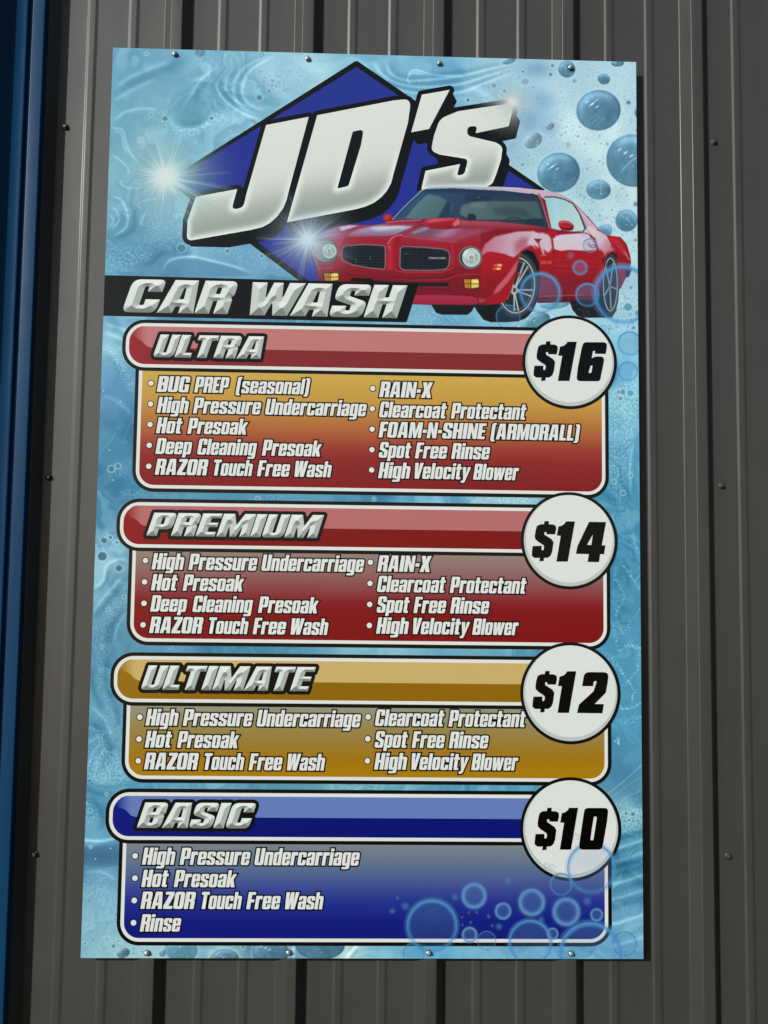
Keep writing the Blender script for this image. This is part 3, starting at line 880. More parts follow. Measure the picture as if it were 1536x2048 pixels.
# ------------------------------------------------------------------ CAR WASH banner
art = Art()
bl = Ap([(209.5, 550.4), (837.5, 567.3), (812.8, 644.2), (206.6, 631.2)])
bl[0, 0] = 0.0; bl[3, 0] = 0.0
art.add(bl, [(0, 1, 2, 3)], 6, BLACK)
nub = Ap([(699, 562), (705, 555.8), (743, 557), (752, 565.5)])
art.add(nub, [(0, 1, 2, 3)], 6, BLACK)
for word, p0, p1, cap in (('CAR', (243.6, 624.6), (456.6, 628.2), 67.2), ('WASH', (499.5, 630), (793.5, 636.9), 67.2)):
    a0, a1 = A(*p0), A(*p1)
    kx = (float(a1[0]) - float(a0[0])) / fit_word(word, .035)
    chisel_word(art, word, kx, float(a0[0]), mid(float(a0[1]), float(a1[1])), cap * K_MM, 7, step=.018, adv=.035)
banner = art.build('title_banner', M_PRINT, sign)

# ------------------------------------------------------------------ JD's logo
def z3(pts): return [(320 + p[0] / 3.84, 110 + p[1] / 3.84) + tuple(r / 3.84 for r in p[2:]) for p in pts]
def z4(pts): return [(700 + p[0] / 3.84, 110 + p[1] / 3.84) + tuple(r / 3.84 for r in p[2:]) for p in pts]
def z2(pts): return [(500 + p[0] / 2.926, p[1] / 2.926) + tuple(r / 2.926 for r in p[2:]) for p in pts]
LOGO = {
 'J': [z3([(815, 538), (1142, 475), (990, 1040), (972, 1115, 60), (945, 1178, 60), (900, 1240, 60), (845, 1290, 60), (785, 1322, 60), (700, 1343, 60), (300, 1413), (205, 1430, 100), (212, 1270), (275, 1088), (593, 1030),
           (548, 1190, 60), (640, 1172, 60), (662, 1075)])],
 'D': [z3([(1207, 463)]) + z4([(330, 350), (470, 335, 95), (445, 520), (332, 920), (315, 985, 60), (284, 1042, 60), (240, 1092, 60), (185, 1134, 60), (120, 1163, 60), (50, 1183, 40), (0, 1193)]) + z3([(975, 1285)]),
       [(705.4, 263.5), (727.5, 258, 7), (722, 290), (697, 372, 7), (674.3, 377.6)]],
 "'": [z4([(552, 305), (765, 268), (607, 568), (470, 594)])],
 'S': [z4([(1215, 374), (1250, 425), (1218, 548), (965, 600), (978, 545, 30), (900, 550, 40), (900, 620, 40), (1120, 672, 30), (1172, 705, 60), (1160, 800), (1125, 910), (1095, 985, 60), (1040, 1020), (548, 1030),
           (580, 890), (845, 838), (818, 930, 35), (878, 915, 35), (908, 800, 30), (690, 765), (622, 735, 90), (645, 620), (690, 490, 110), (830, 432, 60)])],
}
logo = empty('logo', (0, 0, 0), sign)
LC = {k: [Ap(rounded(c, 7)) for c in v] for k, v in LOGO.items()}
# diamond behind the letters
art = Art()
dia = Ap(rounded([(713, 120.5, 8), (1090, 379), (1000, 425), (760, 600), (650, 600), (596, 560), (333, 361, 4)], 5))
dib = Ap([(713, 134), (1071, 378), (985, 415), (760, 598), (650, 590), (616, 560), (514, 483), (349, 358.5)])
art.fill([dia], 0, BLACK + .004)
g = grad([(0, (44, 56, 168)), (.5, (36, 46, 146)), (1, (38, 54, 140))])
art.fill([dib], 1, np.array([g((w - 1.2) / .8) for u, w in dib]))
art.build('diamond', M_PRINT, logo)
# black outline with its block shadow
art = Art()
SH = Ap([(713, 300), (725.5, 322.5)]); shv = SH[1] - SH[0]
SHAPES = [cs[0] for cs in LC.values()]
al = np.concatenate(SHAPES)
def shade_field(P):
    F = np.full(len(P), -1.0)
    for c in SHAPES:
        F = np.maximum(F, sdf(P, [c])[0] + 9.4 * K_MM)
        for t in (.12, .25, .38, .5, .62, .75, .88, 1.0): F = np.maximum(F, sdf(P - shv * t, [c])[0] + 2.0 * K_MM)
    return F
P, q = field_mesh(shade_field, al.min(0) - .012, al.max(0) + .03 * np.array([1, .5]), 2.2 * K_MM)
art.add(P, q.tolist(), 2, BLACK + .002)
art.build('letter_outline', M_PRINT, logo)
gl = grad([(0, (150, 158, 153)), (.10, (154, 162, 157)), (.22, (170, 178, 172)), (.36, (198, 205, 199)), (.50, (212, 217, 213)), (1, (217, 222, 218))])
lohi = {'J': ((0, 0),), }
for k, cs in LC.items():
    P, q, d, near = sdf_mesh(cs, 1.25 * K_MM)
    tilt = P[:, 1] - (P[:, 0] - P[:, 0].mean()) * .21                      # the shine follows the slanted base line
    lo, hi = np.percentile(tilt, 1), np.percentile(tilt, 99)
    if k == "'": lo -= .5
    t = (tilt - lo) / (hi - lo)
    if k == 'S': t = t * .95 + .0
    base = np.array([np.interp(t, np.linspace(0, 1, 41), gl_) for gl_ in np.array([gl(x) for x in np.linspace(0, 1, 41)]).T]).T
    glow = np.exp(-(d / (8.5 * K_MM)) ** 2)[:, None] * (1 - smooth(.35, .6, t))[:, None]
    cols = base * (1 - glow) + ink(222, 232, 226) * glow
    art = Art(); art.add_np(P, q, 3, cols)
    art.build({'J': 'letter', 'D': 'letter', "'": 'apostrophe', 'S': 'letter'}[k], M_PRINT, logo)

# ------------------------------------------------------------------ a small software painter for the pictures printed on the sign
class Canvas:
    def __init__(s, x0, y0, x1, y1, k):
        s.x0, s.y0, s.k = x0, y0, k
        s.w, s.h = int((x1 - x0) * k), int((y1 - y0) * k)
        s.im = np.zeros((s.h, s.w, 3))
    def mask(s, pts):
        p = (np.asarray(pts, float)[:, :2] - (s.x0, s.y0)) * s.k
        m = np.zeros((s.h, s.w + 1), np.int8)
        for a, b in zip(p, np.roll(p, -1, 0)):
            if a[1] == b[1]: continue
            lo, hi = (a, b) if a[1] < b[1] else (b, a)
            r0, r1 = max(0, math.ceil(lo[1] - .5)), min(s.h - 1, math.ceil(hi[1] - .5) - 1)
            if r1 < r0: continue
            r = np.arange(r0, r1 + 1)
            x = lo[0] + (r + .5 - lo[1]) / (hi[1] - lo[1]) * (hi[0] - lo[0])
            xi = np.clip(np.ceil(x - .5).astype(int), 0, s.w)
            np.add.at(m, (r, xi), 1)
        return (np.cumsum(m, 1)[:, :s.w] & 1).astype(float)
    def blur(s, m, r):
        r *= s.k
        if r < .3: return m
        n = int(r * 2.6) + 1
        g = np.exp(-.5 * (np.arange(-n, n + 1) / r) ** 2); g /= g.sum()
        mp = np.pad(m, n, mode='edge')
        t = sum(g[i] * mp[:, i:i + s.w] for i in range(2 * n + 1))
        return sum(g[i] * t[i:i + s.h] for i in range(2 * n + 1))
    def comp(s, m, col, alpha):
        a = np.clip(m * alpha, 0, 1)[..., None]
        s.im = s.im * (1 - a) + col * a
    def xy(s):
        return np.meshgrid(s.x0 + (np.arange(s.w) + .5) / s.k, s.y0 + (np.arange(s.h) + .5) / s.k)
    def poly(s, pts, col, alpha=1.0, blur=0.0, sp=0, clip=None):
        p = spline(pts, sp) if sp else pts
        m = s.mask(p)
        if blur: m = s.blur(m, blur)
        if clip is not None: m = m * clip
        s.comp(m, s.colour(col), alpha)
        return m
    def colour(s, col):
        if isinstance(col, dict):                     # linear gradient p -> q
            X, Y = s.xy(); p, q = np.array(col['p'], float), np.array(col['q'], float); d = q - p
            t = np.clip(((X - p[0]) * d[0] + (Y - p[1]) * d[1]) / (d @ d), 0, 1)
            st = col['c']; ts = np.linspace(0, 1, len(st)); c = np.array(st, float)
            return np.stack([np.interp(t, ts, c[:, i]) for i in range(3)], -1)
        return np.asarray(col, float)
    def line(s, pts, width, col, alpha=1.0, blur=0.0, closed=False, clip=None):
        p = np.asarray(pts, float)[:, :2]
        seg = list(zip(p, np.roll(p, -1, 0))) if closed else list(zip(p[:-1], p[1:]))
        m = np.zeros((s.h, s.w)); X, Y = s.xy()
        for a, b in seg:
            pad = width + 2
            c0 = max(0, int((min(a[0], b[0]) - pad - s.x0) * s.k)); c1 = min(s.w, int((max(a[0], b[0]) + pad - s.x0) * s.k) + 1)
            r0 = max(0, int((min(a[1], b[1]) - pad - s.y0) * s.k)); r1 = min(s.h, int((max(a[1], b[1]) + pad - s.y0) * s.k) + 1)
            if c1 <= c0 or r1 <= r0: continue
            x, y = X[r0:r1, c0:c1], Y[r0:r1, c0:c1]; d = b - a; L2 = max(d @ d, 1e-9)
            t = np.clip(((x - a[0]) * d[0] + (y - a[1]) * d[1]) / L2, 0, 1)
            dist = np.hypot(x - a[0] - t * d[0], y - a[1] - t * d[1])
            m[r0:r1, c0:c1] = np.maximum(m[r0:r1, c0:c1], np.clip((width / 2 - dist) * s.k + .5, 0, 1))
        if blur: m = s.blur(m, blur)
        if clip is not None: m = m * clip
        s.comp(m, s.colour(col), alpha)
    def ell(s, cx_, cy_, rx, ry, col, alpha=1.0, blur=0.0, rot=0.0, clip=None):
        a = np.linspace(0, 2 * math.pi, 48, endpoint=False)
        x, y = rx * np.cos(a), ry * np.sin(a); cr, sr = math.cos(rot), math.sin(rot)
        return s.poly(np.stack([cx_ + x * cr - y * sr, cy_ + x * sr + y * cr], 1), col, alpha, blur, clip=clip)
    def ring(s, cx_, cy_, rx, ry, width, col, alpha=1.0, blur=0.0, rot=0.0, clip=None, a0=0, a1=360):
        a = np.radians(np.linspace(a0, a1, 49)); x, y = rx * np.cos(a), ry * np.sin(a); cr, sr = math.cos(rot), math.sin(rot)
        s.line(np.stack([cx_ + x * cr - y * sr, cy_ + x * sr + y * cr], 1), width, col, alpha, blur, clip=clip)
    def sample(s, P):
        x = np.clip((P[:, 0] - s.x0) * s.k - .5, 0, s.w - 1.001); y = np.clip((P[:, 1] - s.y0) * s.k - .5, 0, s.h - 1.001)
        xi, yi = x.astype(int), y.astype(int); fx, fy = (x - xi)[:, None], (y - yi)[:, None]
        im = s.im
        return (im[yi, xi] * (1 - fx) + im[yi, xi + 1] * fx) * (1 - fy) + (im[yi + 1, xi] * (1 - fx) + im[yi + 1, xi + 1] * fx) * fy

def za(pts): return np.array([(610 + p[0] / 4.389, 360 + p[1] / 4.389) for p in pts]).reshape(-1, 2)
def zb(pts): return np.array([(940 + p[0] / 4.389, 360 + p[1] / 4.389) for p in pts]).reshape(-1, 2)
def zab(a_, b_): return np.concatenate([za(a_), zb(b_)])
def g2(p, q, *c): return dict(p=p, q=q, c=c)

# ------------------------------------------------------------------ the red sports car picture
C = Canvas(612, 362, 1272, 660, 2)
C.im[:] = (140, 24, 36)
RED, DRED, HRED = (166, 26, 38), (112, 20, 30), (190, 44, 58)
# body shades
C.poly(za([(60, 430), (700, 380), (1540, 420), (1540, 760), (60, 760)]), g2((700, 440), (700, 540), (160, 70, 92), (158, 30, 46), (150, 26, 40)))
C.poly(zab([(60, 740), (800, 800)], [(0, 820), (160, 780), (330, 1040), (140, 1100), (-1400, 1100)]), g2((800, 530), (800, 610), (150, 26, 40), (120, 22, 34), (128, 26, 40)))
# roof and pillars
C.poly(zab([(980, 130), (1040, 76), (1100, 60), (1300, 55)], [(0, 56), (250, 60), (450, 70), (640, 90), (780, 120), (890, 180), (960, 250), (1120, 430), (1020, 470), (640, 160), (590, 130), (300, 95), (0, 84)]),
       g2((870, 372), (1150, 420), (150, 175, 195), (176, 182, 200), (204, 178, 192), (196, 168, 182)))
C.line(zab([(1000, 104), (1050, 74), (1110, 61), (1300, 56)], [(0, 57), (250, 61), (450, 71)]), 1.6, (205, 222, 230), .9, .4)
# rear quarter, deck
C.poly(zb([(990, 450), (1040, 400), (1120, 440), (1200, 486), (1240, 570), (1190, 640), (1170, 800), (1110, 640), (1000, 480)]), g2((1165, 460), (1215, 520), (214, 204, 214), (206, 186, 198), (176, 96, 112)), blur=1)
C.poly(zb([(1195, 484), (1320, 500), (1372, 560), (1404, 660), (1412, 720), (1400, 800), (1330, 960), (1300, 960), (1290, 700), (1262, 600)]), g2((1215, 480), (1262, 530), (178, 30, 42), (158, 24, 34), (132, 20, 30)), blur=.5)
C.poly(zb([(1215, 500), (1300, 520), (1355, 600), (1385, 680), (1330, 640), (1280, 570)]), (190, 60, 70), .6, 1.5)
C.poly(zb([(1340, 610), (1372, 640), (1404, 700), (1390, 705)]), (224, 130, 120), .7, .8)
C.poly(zb([(1190, 520), (1250, 590), (1270, 620), (1200, 640), (1170, 690), (1180, 600)]), (196, 140, 156), .8, 2)
C.line(zb([(930, 205), (980, 258), (1060, 350), (1140, 435)]), 3.2, (160, 24, 36), 1, .5)
C.line(zb([(965, 270), (1040, 365), (1110, 440)]), 1.2, (225, 205, 214), .7, .6)
# door and fender: pale upper reflection over red
LO = zb([(60, 700), (60, 640), (130, 560), (220, 495), (420, 452), (640, 456), (720, 480), (860, 468), (1020, 460), (1100, 510), (1130, 600), (1160, 690), (1160, 1060), (300, 1080)])
C.poly(LO, g2((1050, 470), (1050, 600), (170, 26, 36), (168, 24, 34), (146, 24, 34), (132, 26, 38)))
C.poly(zb([(90, 668), (130, 565), (220, 496), (420, 452), (560, 448), (600, 470), (560, 560), (470, 600), (430, 640), (380, 682), (300, 650), (215, 634), (160, 630)]),
       g2((965, 480), (1060, 490), (190, 110, 132), (198, 156, 174), (200, 176, 190)), blur=1.2)
C.poly(zb([(390, 560), (440, 510), (520, 500), (500, 590), (440, 630), (400, 660)]), (172, 84, 104), .75, 4)
C.poly(zb([(560, 470), (640, 462), (705, 490), (722, 600), (690, 640), (640, 610), (570, 580), (500, 560)]), (206, 190, 204), .95, 1.5)
C.poly(zb([(725, 500), (800, 480), (1000, 466), (1040, 480), (1100, 560), (1112, 618), (1000, 622), (860, 614), (800, 624), (738, 608)]), g2((1110, 470), (1110, 502), (208, 206, 220), (214, 196, 206)), .97, .9)
C.poly(zb([(1120, 640), (1150, 612), (1180, 650), (1176, 780), (1130, 820)]), (168, 28, 38), 1, 1)
C.line(zb([(735, 614), (800, 628), (900, 620), (1000, 628), (1110, 622)]), 1.4, (120, 14, 24), .6, .7)
C.line(zb([(180, 634), (300, 655), (385, 688)]), 1.2, (120, 14, 24), .7, .6)
C.poly(zb([(100, 690), (170, 640), (290, 662), (380, 692), (390, 760), (330, 900), (200, 1010), (90, 1010)]), g2((975, 510), (985, 590), (176, 28, 36), (160, 22, 32), (140, 24, 34)), .95, .8)
for y_, al in ((700, .35), (750, .5), (795, .3)):
    C.line(zb([(740, y_), (900, y_ + 8), (1110, y_ + 14)]), 1.0, (205, 110, 110), al, .7)
C.poly(zb([(600, 860), (1150, 880), (1150, 1050), (590, 1070)]), (128, 30, 42), .75, 6)
C.line(zb([(610, 1020), (780, 1016), (1000, 1008)]), 1.0, (214, 140, 140), .8, .4)
C.poly(zb([(590, 1030), (1160, 1020), (1170, 1080), (590, 1085)]), (96, 22, 30), .8, 1.5)
# gaps
C.line(zb([(716, 490), (728, 560), (740, 700)]), 1.0, (70, 14, 24), .85, .3)
C.line(zb([(1030, 440), (1085, 510), (1110, 600), (1124, 700)]), 1.0, (90, 40, 50), .8, .3)
C.line(zb([(760, 940), (735, 1000)]), .8, (90, 12, 22), .6, .3)
# fender vent
C.poly(zb([(555, 514), (632, 516), (612, 536), (662, 660), (636, 668), (596, 560)]), (138, 30, 42), .9, .4)
C.poly(zb([(575, 520), (622, 520), (606, 534)]), (96, 20, 32), .9, .4)
C.poly(zb([(604, 540), (628, 560), (656, 655), (640, 655), (612, 580)]), (222, 190, 198), .85, .5)
C.line(zb([(520, 540), (552, 580), (578, 604)]), 1.6, (225, 190, 200), .8, .5)
C.line(zb([(620, 664), (668, 662)]), 1.2, (230, 180, 180), .8, .4)
# side window
SW = zb([(655, 152), (740, 150), (830, 172), (900, 208), (955, 290), (1008, 430), (985, 456), (880, 450), (760, 436), (716, 425)])
C.poly(SW, g2((1090, 395), (1165, 460), (150, 200, 212), (176, 208, 212), (190, 214, 214)))
C.poly(zb([(720, 170), (780, 160), (800, 430), (740, 430)]), (172, 214, 222), .6, 3)
C.line(zb([(655, 150), (740, 148), (830, 170), (902, 206), (958, 290), (1010, 430), (985, 458)]), 2.6, (78, 56, 64), .95, .35)
C.line(zb([(925, 230), (985, 340), (1022, 430)]), 1.6, (60, 50, 58), .8, .3)
C.line(zb([(1000, 450), (880, 455), (770, 440), (720, 428)]), 1.2, (110, 70, 82), .9, .3)
# windscreen
WS = zab([(762, 348), (850, 256), (940, 168), (1010, 104), (1060, 80), (1300, 72)], [(0, 80), (300, 94), (540, 122), (600, 150), (640, 260), (684, 424), (480, 386), (0, 356)])
WS = np.concatenate([WS, za([(1380, 352), (1040, 342)])])
wm = C.poly(WS, g2((870, 380), (1030, 450), (52, 84, 112), (48, 66, 86), (50, 66, 82)))
C.poly(za([(880, 340), (960, 235), (1030, 165), (1085, 124), (1180, 142), (1250, 184), (1220, 240), (1165, 330), (1150, 345)]), g2((830, 400), (870, 436), (96, 130, 138), (84, 108, 112)), .95, .9, clip=wm)
C.poly(za([(1165, 330), (1250, 190), (1300, 200), (1310, 330)]), (44, 60, 80), .8, 1.2, clip=wm)
C.line(za([(1290, 200), (1285, 300)]), 4, (84, 104, 124), .6, 1.4, clip=wm)
C.poly(zab([(1372, 226), (1450, 200), (1536, 186)], [(200, 186), (590, 190), (610, 240), (640, 350), (470, 345), (0, 350), (-90, 300)]), g2((930, 400), (1080, 440), (92, 116, 120), (84, 104, 106), (76, 96, 98)), .95, .8, clip=wm)
C.poly(zb([(200, 250), (330, 235), (470, 250), (560, 330), (380, 330), (220, 300)]), (62, 78, 82), .75, 3, clip=wm)
C.poly(zb([(0, 200), (150, 200), (120, 240), (0, 250)]), (112, 134, 136), .5, 3, clip=wm)
C.poly(za([(1430, 300), (1470, 292), (1500, 310), (1500, 356), (1420, 356)]), (36, 48, 64), .95, .6, clip=wm)
C.poly(zb([(470, 350), (560, 335), (640, 340), (660, 410), (480, 384)]), (40, 54, 66), .95, .8, clip=wm)
C.line(spline(zb([(300, 362), (330, 338), (390, 330), (440, 342), (470, 366), (390, 352)]), 6), 1.8, (38, 48, 58), .95, .3, clip=wm)
C.poly(zb([(-30, 130), (180, 135), (184, 180), (150, 188), (-50, 184)]), (40, 58, 80), .95, .5, clip=wm)
C.ell(940 + 72 / 4.389, 360 + 152 / 4.389, 1.2, 1.2, (120, 140, 160), 1, .3)
C.poly(zab([(1010, 104), (1060, 78), (1300, 70)], [(0, 78), (300, 92), (540, 120), (590, 140), (560, 165), (300, 128), (0, 116), (-340, 112)]), (40, 56, 84), .8, 1.6, clip=wm)
C.line(za([(770, 345), (850, 258), (940, 170), (1010, 108)]), 2.2, (130, 180, 200), .9, .5)
C.line(za([(785, 350), (862, 262), (950, 176), (1020, 118)]), 1.6, (24, 40, 60), .8, .5, clip=wm)
C.line(zb([(540, 122), (590, 140), (622, 200), (660, 330), (688, 428)]), 2.6, (34, 42, 60), .95, .4)
C.line(zb([(604, 124), (632, 180), (672, 310), (706, 424)]), 3.0, (168, 62, 80), .95, .6)
C.line(zb([(592, 122), (622, 180), (664, 320), (696, 428)]), .9, (226, 214, 222), .8, .4)
# cowl
C.poly(zab([(1366, 352)], [(0, 360), (200, 364), (480, 390), (690, 428), (590, 436), (200, 430), (-80, 428)]), g2((960, 442), (960, 458), (186, 84, 100), (140, 42, 58)), .95, .6)
for i in range(46):
    x_ = -10 + i * 12
    y_ = 366 + max(0, x_ - 150) * .07
    C.line(zb([(x_, y_), (x_ + 4, y_ + 14)]), .5, (110, 40, 56), .5)
# bonnet reflections
C.poly(zab([(860, 486), (1000, 440), (1070, 408), (1200, 416), (1480, 442)], [(60, 428), (230, 432), (-20, 500), (-70, 520), (-160, 540)]), g2((880, 455), (900, 482), (120, 96, 118), (176, 152, 182), (160, 86, 114)), .72, 2.2)
C.poly(zab([(930, 492), (1200, 505), (1420, 520), (1330, 545), (1000, 522)], []), (156, 60, 86), .8, 2.5)
C.poly(za([(1060, 412), (1095, 402), (1080, 430), (960, 470), (930, 462)]), (158, 190, 210), .7, 2.0)
C.poly(za([(345, 500), (400, 458), (500, 425), (620, 405), (820, 396), (945, 402), (930, 426), (850, 462), (770, 492), (600, 500)]), g2((700, 452), (700, 474), (180, 206, 220), (158, 156, 190), (156, 96, 130)), .82, 1.8)
C.poly(za([(560, 420), (760, 400), (900, 402), (860, 420), (640, 445)]), (196, 224, 232), .75, 2)
C.poly(za([(700, 404), (760, 380), (1000, 370), (1040, 385), (950, 400)]), g2((780, 440), (840, 452), (180, 60, 80), (130, 60, 84)), .85, 1)
C.line(za([(715, 372), (830, 362), (1020, 352)]), 2.2, (204, 150, 168), .8, .7)
C.line(za([(740, 500), (800, 482), (920, 430), (1010, 400)]), 2.4, (110, 30, 46), .7, .7)
C.line(za([(345, 505), (560, 500), (735, 500), (790, 486)]), 1.6, (126, 40, 62), .8, .6)
C.line(za([(840, 488), (1000, 512), (1200, 532), (1330, 545)]), 1.6, (205, 100, 120), .6, .8)
# left wing
C.poly(za([(130, 480), (200, 445), (300, 408), (390, 394), (475, 396), (560, 404), (450, 432), (370, 480), (330, 520), (240, 520), (120, 515)]), g2((640, 462), (690, 475), (176, 176, 214), (168, 132, 172), (160, 66, 92)), .9, 1.4)
C.poly(za([(300, 412), (390, 396), (470, 398), (400, 425), (320, 450)]), (212, 222, 236), .8, 1.4)
C.line(za([(300, 470), (360, 445), (440, 420)]), 2, (110, 40, 66), .6, 1)
C.line(za([(310, 570), (318, 520), (345, 500)]), 2.4, (198, 100, 116), .6, 1)
C.poly(za([(150, 510), (250, 500), (310, 530), (300, 600), (280, 560), (240, 530)]), (178, 70, 86), .6, 2)
# nose
C.poly(za([(715, 590), (740, 530), (790, 492), (850, 490), (830, 560), (800, 600), (800, 790), (720, 790)]), g2((770, 480), (792, 480), (168, 26, 42), (186, 44, 60), (150, 22, 36)), .9, 1)
C.line(za([(725, 560), (760, 510), (810, 486), (850, 482)]), 2.4, (220, 140, 150), .75, .9)
C.line(za([(722, 580), (745, 590), (740, 610)]), 1.8, (214, 130, 140), .7, .8)
C.poly(za([(330, 520), (560, 505), (720, 520), (700, 560), (350, 560), (320, 580)]), (160, 34, 52), .6, 2)
C.line(za([(790, 780), (810, 800), (900, 812), (1200, 812), (1300, 770)]), 1.8, (205, 80, 92), .7, .8)
C.line(za([(1290, 560), (1296, 640), (1290, 740)]), 3, (196, 70, 84), .55, 1.6)
C.line(za([(290, 560), (300, 660), (330, 720)]), 3, (190, 64, 80), .55, 1.6)
C.line(za([(115, 776), (240, 775), (340, 800), (480, 832), (700, 862), (960, 880), (1240, 872), (1340, 838), (1430, 826), (1536, 828)]), 1.4, (200, 90, 98), .65, .5)
C.line(za([(260, 782), (420, 826), (640, 856), (900, 868), (1200, 860), (1310, 830)]), 3, (88, 12, 22), .6, 1.2)
C.poly(za([(1260, 880), (1340, 848), (1536, 838), (1536, 1000), (1300, 1000)]), (134, 24, 36), .6, 3)
# bumper slot and air dam
SL = za([(560, 880), (940, 898), (1256, 902), (1266, 918), (1255, 936), (960, 938), (560, 930)])
C.poly(SL, (34, 28, 32), 1, .3)
C.line(za([(960, 940), (1256, 938), (1270, 918)]), .8, (190, 90, 90), .6, .4)
C.poly(zab([(960, 1008), (1200, 1000), (1440, 1020)], [(60, 1030), (70, 1094), (-300, 1092), (-520, 1088)]), g2((900, 590), (900, 610), (176, 48, 72), (160, 36, 58)), .95, .6)
C.line(zab([(960, 1004), (1440, 1010)], [(60, 1030)]), 1.2, (90, 14, 24), .8, .5)
C.poly(zb([(70, 1034), (150, 1042), (160, 1066), (80, 1080)]), (196, 84, 100), .7, 1)
C.line(zb([(72, 1030), (74, 1094)]), .8, (90, 14, 24), .8, .3)
# mouth of the front arch and flare
C.poly(zb([(120, 900), (200, 870), (300, 860), (350, 890), (300, 1000), (180, 1060), (90, 1040)]), (140, 22, 32), .6, 4)
FL = zb([(440, 634), (424, 720), (400, 820), (370, 950), (330, 1048), (270, 1082), (150, 1096), (130, 1060), (240, 960), (350, 800)])
C.poly(FL, (162, 24, 34), 1, .5)
C.poly(zb([(440, 640), (420, 700), (330, 830), (240, 930), (200, 1000), (250, 985), (330, 900), (400, 800)]), (198, 106, 118), .85, .9)
C.line(zb([(445, 636), (425, 740), (395, 860), (366, 960), (325, 1050)]), 1.2, (214, 120, 126), .7, .5)
# door mirrors
C.poly(zb([(680, 462), (716, 428), (752, 436), (764, 470), (740, 512), (706, 508)]), (172, 26, 36), 1, .4)
C.poly(zb([(755, 452), (800, 440), (826, 428), (812, 462), (780, 482)]), (150, 20, 32), 1, .4)
C.poly(spline(zb([(774, 380), (800, 358), (862, 362), (908, 398), (898, 440), (830, 442), (790, 424)]), 5), g2((1125, 442), (1130, 460), (196, 60, 70), (172, 28, 38), (120, 14, 24)), 1, .4)
C.line(zb([(790, 372), (850, 368), (890, 392)]), 1.4, (226, 150, 156), .7, .7)
C.line(zb([(800, 405), (880, 412), (902, 400)]), .8, (226, 130, 136), .7, .4)
C.poly(spline(za([(684, 330), (700, 306), (730, 298), (764, 312), (760, 335), (720, 358), (692, 352)]), 5), (176, 38, 54), 1, .4)
C.poly(spline(za([(698, 328), (716, 312), (740, 318), (724, 345)]), 5), (214, 74, 82), .6, .8)
# bonnet scoop
C.poly(za([(1012, 392), (1050, 350), (1110, 334), (1345, 330), (1368, 352), (1362, 410), (1240, 428), (1100, 415), (1060, 398)]), g2((880, 436), (884, 456), (170, 50, 66), (172, 28, 44), (156, 22, 38)), 1, .5)
C.poly(za([(1060, 362), (1120, 342), (1300, 338), (1320, 350), (1180, 362), (1090, 376)]), (206, 110, 124), .7, 1.2)
C.poly(za([(1290, 390), (1330, 345), (1352, 340), (1360, 360), (1362, 395), (1310, 408)]), (214, 130, 140), .75, 1)
C.line(za([(1015, 396), (1100, 418), (1240, 430), (1360, 412)]), 1.4, (84, 12, 24), .8, .5)
# grilles
for gi, pts in enumerate(([(326, 600), (352, 576), (520, 566), (690, 574), (704, 592), (704, 768), (690, 784), (560, 770), (420, 745), (336, 706), (318, 660)],
                          [(836, 600), (862, 582), (1040, 590), (1210, 606), (1258, 624), (1270, 660), (1262, 750), (1236, 782), (1120, 794), (870, 790), (832, 770)])):
    gp = rounded([(p[0], p[1], 8) for p in za(pts)], 4)
    gm = C.poly(gp, (27, 31, 34), 1)
    for k in range(9):
        y_ = 592 + 25 * k + (10 if gi else 0)
        C.line(za([(310, y_), (720, y_ + 6)] if not gi else [(820, y_), (1290, y_ + 4)]), .8, (72, 78, 82), .75, .3, clip=gm)
    for k in range(8):
        x_ = (350 if not gi else 860) + 60 * k
        C.line(za([(x_, 560), (x_, 800)]), .6, (52, 58, 62), .6, .3, clip=gm)
    C.line(gp, 2.0, (124, 118, 124), .9, .4, closed=True)
    C.line(gp + np.array([.6, .9]), .8, (206, 176, 182), .45, .3, closed=True)
C.line(za([(570, 675), (572, 695)]), 1, (150, 160, 160), .8, .3); C.line(za([(448, 690), (446, 735)]), 1, (120, 130, 134), .8, .3)
C.line(za([(875, 652), (905, 640)]), 1, (130, 136, 140), .8, .3)
def tiny_text(word, p, wd, cap, col, alpha, shear=.1):
    gl_, tot = layout(word); k = wd / tot
    for gx, cs, ch in gl_:
        m = None
        for c in cs:
            q = np.stack([p[0] + (gx + c[:, 0]) * k + c[:, 1] * cap * shear, p[1] - c[:, 1] * cap], 1)
            mm = C.mask(q); m = mm if m is None else np.abs(m - mm)
        C.comp(C.blur(m, .25), np.asarray(col, float), alpha)
tiny_text('PONTIAC', za([(1085, 693)])[0], 34.5, 3.6, (170, 168, 172), .95)
tiny_text('TRANS', zb([(616, 738)])[0], 12, 6.4, (206, 92, 50), .9)
tiny_text('AM', zb([(676, 738)])[0], 8.5, 6.4, (206, 92, 50), .9)
